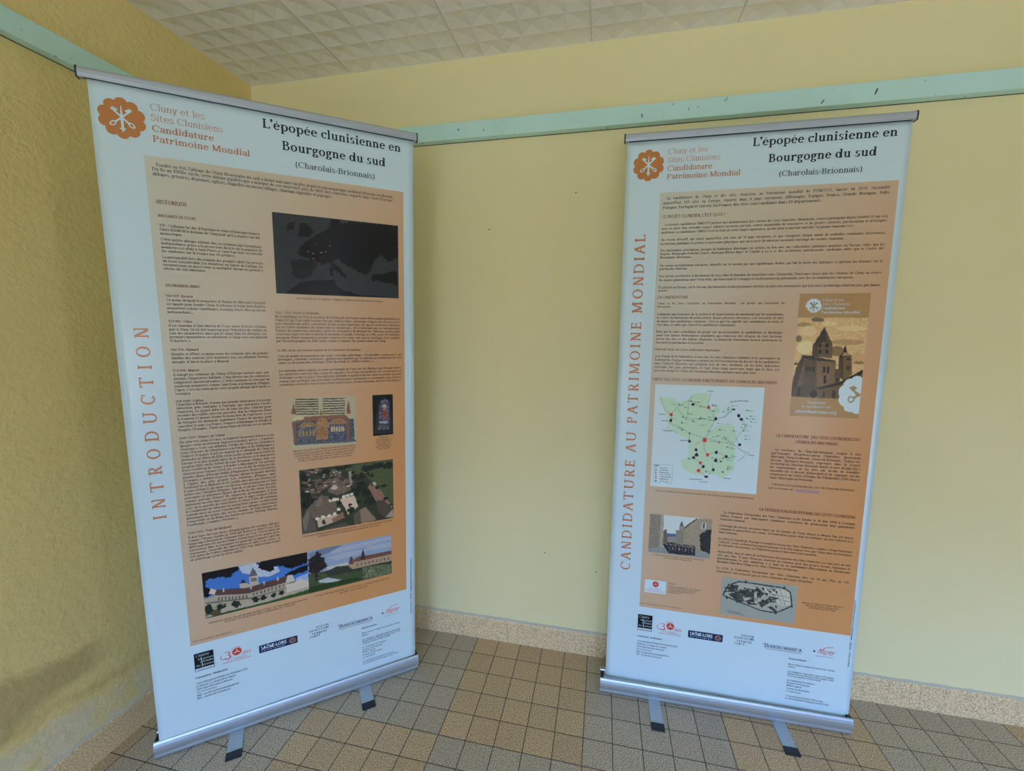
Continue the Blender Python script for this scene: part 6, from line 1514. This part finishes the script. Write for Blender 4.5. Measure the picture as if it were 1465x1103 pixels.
    i.fit("Abbaye de Cluny : façade du pape Gélase, clochers de l'eau bénite et de l'horloge", 15.9, 45.6, 162.45, e, 'n', 0, 6); i.fit("Vestiges de la grande église abbatiale de Cluny III", 20.2, 41.4, 163.35, e, 'n', 0, 6)
    i.fit("Paray-le-Monial, basilique du Sacré-Cœur, ancien prieuré clunisien", 48.0, 75.0, 162.25, e, 'n', 0, 6); i.fit("jardins à la française", 56.3, 66.8, 163.35, e, 'n', 0, 6)
    i.fit("Crédits photographiques : www.clunypedia.com", 11.1, 22.2, 167.6, .72, 'r', 0, 6)
    lay(cl, i, 'caption_text', [M_ink['caption']], par, 1.2)

def body_right(cl, par):
    i = Ink2D(); BK, BD, BR_, BL_ = 0, 1, 2, 3
    i.fit("La candidature de Cluny et des sites clunisiens au Patrimoine mondial de l'UNESCO, lancée en 2019, rassemble", 14.0, 80.85, 19.85, 1.25, 'b', BK, 10, 'just')
    i.fit("aujourd'hui 109 sites en Europe, répartis dans 8 pays européens (Allemagne, Espagne, France, Grande Bretagne, Italie,", 12.85, 80.9, 21.4, 1.25, 'b', BK, 10, 'just')
    i.fit("Pologne, Portugal et Suisse). En France, des sites sont candidats dans 29 départements.", 12.9, 61.9, 22.95, 1.25, 'b', BK, 10)
    i.fit("LE PROJET CLUNISIEN, C'EST QUOI ?", 12.8, 33.1, 26.05, 1.4, 'h', BR_, 12); i.fit("LA CANDIDATURE", 12.65, 22.8, 53.55, 1.4, 'h', BR_, 12)
    i.fit("CARTE DES SITES CLUNISIENS PARTICIPANTS DU CHAROLAIS-BRIONNAIS", 12.0, 53.4, 82.7, 1.4, 'b', BR_, 12)
    i.fit("LA CANDIDATURE  DES SITES CLUNISIENS DU", 54.2, 79.65, 101.05, 1.4, 'b', BR_, 12); i.fit("CHAROLAIS-BRIONNAIS", 60.3, 73.4, 102.9, 1.4, 'b', BR_, 12); i.fit("LA FÉDÉRATION EUROPÉENNE DES SITES CLUNISIENS", 50.8, 80.8, 128.0, 1.4, 'b', BR_, 12)
    def P(lines, v0, v1, x0=12.75, x1=80.85, em=1.1, sty='n', indent=0, m=BD): i.para(lines, x0, x1, v0, v1, em, sty, m, 8, indent)
    P(["La récente candidature UNESCO permet une médiatisation hors norme des Sites clunisiens. Néanmoins, ceux-ci participent depuis bientôt 30 ans à la", "mise en place d'un véritable espace culturel européen partagé, source inépuisable de rencontres et de projets culturels, patrimoniaux et artistiques", "ambitieux. La candidature UNESCO est le fruit de cette longue expérience, qu'elle vient à son tour enrichir ! Le projet clunisien c'est :"], 28.6, 31.2, indent=1)
    P(["Un réseau attractif, qui réunit aujourd'hui 200 sites de 10 pays européens, et que rejoignent chaque année de nouvelles communes, associations,", "institutions publiques et privées et personnes physiques, qui ont à cœur de valoriser ensemble l'héritage des moines clunisiens."], 33.7, 35.05)
    P(["Des partenaires prestigieux, puisque la Fédération développe ses actions en lien avec des collectivités publiques majeures en Europe, telles que les", "Régions Bourgogne-Franche-Comté, Auvergne-Rhône-Alpes et Castille y León, et des institutions patrimoniales cardinales telles que le Centre des", "Monuments Nationaux..."], 37.3, 39.7)
    P(["Un réseau véritablement européen, identifié sur le terrain par une signalétique dédiée, qui fait la fierté des habitants et informe les visiteurs sur le", "patrimoine clunisien."], 42.5, 43.6)
    P(["Des actions pertinentes à destination de tous, dans le domaine du numérique avec Clunypedia, l'itinérance douce avec les Chemins de Cluny, au service", "des jeunes générations avec Cluny Kids, qui favorisent les échanges et la découverte du patrimoine, avec les rassemblements européens."], 46.1, 47.45)
    P(["Et partout en Europe, sur le terrain, des bénévoles et des passionnés mettent en place des évènements qui font vivre un héritage clunisien plus que jamais", "actuel !"], 50.0, 51.1)
    for t, a, b, v in (("Un réseau attractif", 12.75, 21.5, 33.7), ("Des partenaires prestigieux", 12.75, 25.2, 37.3), ("Un réseau véritablement européen", 12.75, 28.2, 42.5), ("Des actions pertinentes à destination de tous", 12.75, 32.0, 46.1)): pass
    P(["Cluny et les Sites Clunisiens au Patrimoine Mondial,  un projet qui rassemble les", "Européens"], 55.55, 56.65, x1=53.65, sty='h', m=BR_, em=1.02)
    P(["L'adaptant aux évolutions de la société et de la perception du patrimoine par les populations,", "le Centre du Patrimoine Mondial permet, depuis plusieurs décennies, à un ensemble de sites", "de mener une candidature commune : c'est ce que l'on appelle une candidature en série, et", "c'est dans ce cadre que s'inscrit la candidature clunisienne."], 59.35, 63.05, x1=53.6)
    P(["Bien que le volet scientifique du projet soit incontournable, la candidature se développe", "avant tout autour d'évènements populaires qui réunissent des citoyens de tous horizons", "autour des sites et des valeurs clunisiens. La démarche clunisienne incarne pleinement le", "lien entre le patrimoine et la société."], 65.5, 69.35, x1=53.6)
    i.fit("Objectif 2024 : les Listes Indicatives Nationales", 12.6, 34.5, 71.8, 1.08, 'h', BR_, 8)
    P(["Sous l'égide de la Fédération, en lien avec les sites clunisiens candidats et les partenaires de", "la démarche, l'équipe technique a entamé en 2021 la rédaction du dossier de la candidature,", "dans l'objectif d'inscrire une première liste de sites, évolutive, sur les listes indicatives", "nationales des pays partenaires. Il s'agit d'une étape nécessaire avant que le bien soit", "présenté devant le Comité du Patrimoine Mondial, quelques mois plus tard."], 74.25, 79.4, x1=53.6)
    P(["Le territoire du Charolais-Brionnais compte 8 sites", "participants (Bourbon-Lancy, Charolles, Iguerande,", "Marcigny, Paray-le-Monial, Semur-en-Brionnais, Toulon-sur-", "Arroux, Varenne-L'Arconce), regroupés dans le Comité", "territorial du Charolais Brionnais depuis le mois de juin 2023,", "les représentants de ces sites ont décidé de travailler", "ensemble sur ce dossier d'envergure et de s'appuyer sur les", "compétences du Centre d'Etudes des Patrimoines (CEP) basé à", "Saint-Christophe-en-Brionnais."], 105.95, 116.0, x0=53.2, x1=80.7, indent=1.2)
    i.fit("L'histoire et le patrimoine des sites du Charolais-Brionnais,", 54.2, 79.8, 118.4, 1.05, 'r', BD, 8); i.fit("sont à retrouver sur", 53.1, 61.0, 119.75, 1.05, 'r', BD, 8); i.fit("clunypedia.com.", 61.6, 69.2, 119.75, 1.05, 'r', BL_, 8); i.line([(61.6, 119.98), (69.0, 119.98)], .1, BL_)
    P(["La Fédération Européenne des Sites Clunisiens a été fondée le 18 juin 1994, à Souvigny", "(Allier, France), par vingt-quatre communes soucieuses de promouvoir leur patrimoine", "clunisien commun."], 130.25, 132.85, x0=38.2, sty='b', indent=1)
    P(["L'héritage du réseau européen légué par les moines de Cluny depuis le Moyen Âge est dense,", "complexe et aujourd'hui peu connu : la Fédération a pour objet de redonner un sens culturel à ce", "bien commun."], 135.3, 137.8, x0=38.1)
    P(["En 2005, le Conseil de l'Europe reconnaît le réseau des Sites Clunisiens comme « Grand Itinéraire", "Culturel » pour sa dimension paneuropéenne et le rôle majeur joué par Cluny dans la formation", "de l'identité européenne. La Fédération porte et fait vivre cette mention."], 140.3, 142.75, x0=38.1)
    P(["Aujourd'hui, dans le cadre de la Fédération Européenne des Sites Clunisiens, ce sont près de 200", "sites qui, dans 10 pays d'Europe, œuvrent en commun pour des projets locaux, régionaux et", "*internationaux. Le plus ambitieux à ce jour est la candidature d'inscription au Patrimoine", "*Mondial d'une liste Cluny et les Sites Clunisiens en Europe."], 145.25, 149.1, x0=38.1)
    P(["En 2024, la Fédération Européenne des Sites Clunisiens fête ses 30 ans. Plus de 170", "évènements sont proposés par les sites clunisiens de 8 pays européens."], 151.5, 152.85, x0=38.1, sty='h')
    lay(cl, i, 'body_text', [M_ink['black'], M_ink['body'], M_ink['brown'], M_ink['blue']], par, 1.2)
    i = Ink2D(); e = .84
    i.fit("Carte des sites clunisiens, de la Fédération Européenne des Sites Clunisiens, participants du Charolais-Brionnais", 15.3, 48.8, 124.1, e, 'n', 0, 6)
    i.fit("Les représentants de Sites Clunisiens, de la Fédération réunis à Cluny", 15.6, 33.8, 149.15, e, 'n', 0, 6); i.fit("Photo de groupe à Cluny en 2022", 19.9, 29.5, 149.95, e, 'n', 0, 6)
    i.fit("Contact", 21.75, 24.4, 160.0, 1.0, 'r', 0, 7)
    for k, (t, b) in enumerate((("Fédération Européenne des Sites Clunisiens", 33.3), ("Tour des Fromages, 71250 Cluny, France", 32.2), ("contact@sitesclunisiens.org", 31.2), ("sitesclunisiens.org", 26.7))): i.fit(t, 21.75, b, 161.1 + .77*k, .8, 'r', 0, 6)
    i.fit("Crédits : Fédération européenne des sites clunisiens, 2023", 11.75, 27.0, 169.3, .72, 'r', 0, 6)
    for t, a, b, v in (("Maquette de l'abbaye de Cluny au XIIIe siècle", 67.0, 79.9, 160.75), ("telle que présentée au musée d'art", 68.2, 78.6, 161.6), ("et d'archéologie de Cluny", 69.2, 77.6, 162.35)): i.fit(t, a, b, v, e, 'n', 0, 6)
    lay(cl, i, 'caption_text', [M_ink['caption']], par, 1.2)

PROF = [(.012, .004), (.003, .004), (.000, .008), (.000, .013), (.0035, .0155), (.0035, .0195), (-.002, .0225), (-.0055, .030), (-.0068, .040), (-.006, .050), (-.0035, .059), (-.0008, .0645), (.002, .0665),
        (.0038, .0655), (.0038, .050), (.040, .050), (.040, .066), (.0415, .0685), (.052, .0675), (.066, .060), (.078, .047), (.083, .034), (.083, .012), (.078, .004)]
def banner(key, label):
    d = BANNERS[key]; cl = Cloth(d)
    a, b = Vector((*d['base'][0], 0)), Vector((*d['base'][1], 0)); L = (b - a).length; ang = math.atan2(b.y - a.y, b.x - a.x)
    root = bpy.data.objects.new('roll_up_banner', None); COL.objects.link(root); root.empty_display_size = .2
    root.location = (a + b)/2; root.rotation_euler = (0, 0, ang); bpy.context.view_layer.update()
    root['label'] = label; root['category'] = 'banner'; root['group'] = 'exhibition roll-up banners'
    inv = root.matrix_world.inverted()
    h = L/2
    # --- cassette lying on the floor (local frame: x along, y away from the reader, z up)
    m = MB(); m.prism(PROF, -h + .004, h - .004)
    base = m.build('base_cassette', M_alu, root)
    for s in (-1, 1):
        m = MB(); m.prism(PROF, s*h - .004 if s > 0 else -h, h if s > 0 else -h + .004); m.build('end_plate', M_alu, base)
        x0, x1 = sorted((s*(h - .0008), s*(h - .0135))); m = MB(); m.box(x0, x1, .0042, .039, .0505, .0635); m.build('slot_plug', M_black, base)
    for x in d['feet']:
        x -= h; m = MB(); m.box(x - .022, x + .022, -d['flen'] + .027, .06, .0004, .0040)
        f = bevel(m.build('foot', M_foot, root), .001)
        m = MB(); pr = [(-d['flen'], .0003), (-d['flen'], .004), (-d['flen'] + .006, .0075), (-d['flen'] + .028, .0078), (-d['flen'] + .028, .0003)]
        m.prism(pr, x - .0235, x + .0235); bevel(m.build('foot_cap', M_black, f), .0015)
    # --- pole behind the cloth
    q = cl.q; mid_b = (q[2] + q[3])/2; mid_t = (q[0] + q[1])/2; bk = -cl.n
    pb = inv @ Vector(mid_b + bk*.03); pb.y = .055; pb.z = .05; pt_ = inv @ Vector(mid_t + bk*.022)
    m = MB(); m.tube(pb, pb.lerp(pt_, .36), .0095); m.tube(pb.lerp(pt_, .36), pb.lerp(pt_, .70), .008); m.tube(pb.lerp(pt_, .70), pt_, .0065)
    m.build('support_pole', M_alu, root)
    # --- clamp rail along the top edge
    r0, r1 = inv @ Vector(d['rail'][0]), inv @ Vector(d['rail'][1]); ex = (r1 - r0).normalized(); ey = Vector((-ex.y, ex.x, 0)).normalized(); ez = Vector((0, 0, 1)); RL = (r1 - r0).length
    def place(o): o.matrix_local = Matrix(((ex.x, ey.x, 0, r0.x), (ex.y, ey.y, 0, r0.y), (0, 0, 1, r0.z), (0, 0, 0, 1)))
    pr = [(-.0045, -.0005), (-.0065, .0006), (-.0068, .0045), (-.0058, .006), (-.0072, .0085), (-.0072, .0195), (-.005, .0245), (0, .0265), (.008, .0255), (.012, .021), (.012, .004), (.010, -.0005)]
    m = MB(); m.prism(pr, .004, RL - .004); rl = m.build('top_rail', M_alu, root); place(rl)
    m = MB(); m.box(.014, RL - .014, -.0050, .0, -.0014, -.0004); m.build('shadow_gap', M_black, rl)
    for s in (0, 1):
        x0 = s*(RL - .004); pe = [(y*1.08, (z - .012)*1.1 + .012) for y, z in pr]; m = MB(); m.prism(pe, x0, x0 + .004); m.build('end_cap', M_black, rl)
    # --- the printed cloth
    nu, nv = 40, 90; F_, ff, _, _ = sheet_grid(cl, 0, 0, 85, d['hgt'], nu, nv, 0.0); B_, _, _, _ = sheet_grid(cl, 0, 0, 85, d['hgt'], nu, nv, -0.5); n = len(F_)
    rim = [j*(nu+1) for j in range(nv+1)], [j*(nu+1) + nu for j in range(nv+1)]
    fs = ff + [tuple(n + k for k in reversed(f)) for f in ff] + [(r[j], r[j+1], n + r[j+1], n + r[j]) if r is rim[1] else (r[j+1], r[j], n + r[j], n + r[j+1]) for r in rim for j in range(nv)] + [(i, i+1, n+i+1, n+i) for i in range(nu)] 
    sh = mesh('printed_sheet', np.vstack([F_, B_]).tolist(), fs, M_white, None, True)
    return root, cl, sh
def adopt(root, sh):
    # everything on the cloth was made in world coordinates: hand it to the banner
    inv = root.matrix_world.inverted()
    for o in list(sh.children): o.data.transform(inv)
    sh.data.transform(inv); sh.parent = root

rootL, clL, shL = banner('L', 'white roll-up banner reading INTRODUCTION up its side, beside the rough left wall')
emblem(clL, shL, 6.5, 8.5, 5.1)
head(clL, shL, 0, 0, ((39.65, 80.8, 4.4), (44.65, 75.7, 9.77), (48.1, 72.2, 14.3)))
i = Ink2D(); s_ = text_width('INTRODUCTION', 't', 32, 42)*4.6 - .42*4.6; i.word('INTRODUCTION', 7.6, 123.6, 4.6, 't', 0, 32, sx=59.0/s_, track=42, vert=True); lay(clL, i, 'vertical_heading', [M_ink['orange']], shL, 1.2)
BEIGE, MIDL, ORNG = (1.02, .81, .62), (1.05, .57, .335), (1.12, .42, .145)
def cL_(U, V):
    u = (U - 10.5)/71; v = (V - 17)/152; t = .02 + .46*v**1.5 + u*(.48 + .52*np.clip(1.4*v, 0, 1))*(1 - .25*v)
    return mixc(t, [(0, BEIGE), (.5, MIDL), (1, ORNG)])
panel(clL, shL, (10.5, 17.1, 81.5, 168.8), cL_)
body_left(clL, shL)
picture(clL, 'night', 'night_map', shL, 1.2, 7); picture(clL, 'manuscript', 'illuminated_page', shL, 1.2); picture(clL, 'glass', 'stained_glass_photograph', shL, 1.2, 8); picture(clL, 'aerial', 'aerial_photograph', shL, 1.2); picture(clL, 'abbey', 'abbey_photograph', shL, 1.2); picture(clL, 'garden', 'garden_photograph', shL, 1.2)
partner_logos(clL, shL, 0, 0); footer(clL, shL, 0, 0); adopt(rootL, shL)

rootR, clR, shR = banner('R', 'white roll-up banner reading CANDIDATURE up its side, with a green map, before the back wall')
emblem(clR, shR, 7.45, 8.2, 5.1)
head(clR, shR, .92, -.15, ((40.05, 81.35, 4.3), (45.1, 76.2, 9.68), (48.6, 72.7, 14.3)))
i = Ink2D(); T_ = 'CANDIDATURE AU PATRIMOINE MONDIAL'; s_ = text_width(T_, 't', 32, 16)*4.9; i.word(T_, 7.5, 156.5, 4.9, 't', 0, 32, sx=126.0/s_, track=16, vert=True); lay(clR, i, 'vertical_heading', [M_ink['orange']], shR, 1.2)
def cR_(U, V):
    u = (U - 11.7)/71; v = (V - 17.4)/153; t = .0 + .50*v**1.3 + u*(.46 + .40*np.clip(1.4*v, 0, 1))*(1 - .25*v)
    return mixc(t, [(0, BEIGE), (.5, MIDL), (1, ORNG)])
panel(clR, shR, (11.75, 17.5, 83.0, 170.55), cR_)
body_right(clR, shR)
picture(clR, 'map', 'site_map', shR, 1.2, 9); picture(clR, 'group', 'group_photograph', shR, 1.2, 11); picture(clR, 'engraving', 'scale_model_photograph', shR, 1.2, 10); po = picture(clR, 'poster', 'campaign_poster', shR, 1.2, 9)
i = Ink2D()
for t, a, b, v, e, s in (('Cluny et les', 64.7, 70.9, 54.75, 1.25, 'l'), ('Sites Clunisiens', 64.7, 72.9, 56.05, 1.25, 'l'), ('Candidature', 64.65, 71.6, 57.4, 1.25, 'b'), ('Patrimoine Mondial', 64.65, 75.9, 58.75, 1.25, 'b'), ('Soutenez', 62.9, 68.6, 89.05, 1.6, 'l'), ('la candidature sur', 61.3, 70.2, 90.35, 1.2, 'l'), ('sitesclunisiens.org', 59.4, 72.0, 92.2, 1.5, 'b')): i.fit(t, a, b, v, e, s, 0, 12)
lay(clR, i, 'poster_text', [M_ink['white']], shR, 1.6)
i = Ink2D(); i.poly([(13.3, 159.1), (21.0, 159.2), (20.95, 164.25), (13.25, 164.4)], 0); rosette(i, 17.2, 160.7, 1.15, 1)
for a in (90, 200, 340): i.line([(17.2, 160.7), (17.2 + .6*math.cos(math.radians(a)), 160.7 - .6*math.sin(math.radians(a)))], .18, 2)
i.fit('Sites Clunisiens', 14.9, 19.6, 162.8, .8, 'r', 1, 8); i.fit('Fédération Européenne', 13.6, 20.7, 163.75, .8, 'r', 1, 8); lay(clR, i, 'federation_logo', [M_ink['white'], M_ink['red'], M_ink['white']], shR, 1.2)
partner_logos(clR, shR, .3, 1.75); footer(clR, shR, .45, 1.95); adopt(rootR, shR)
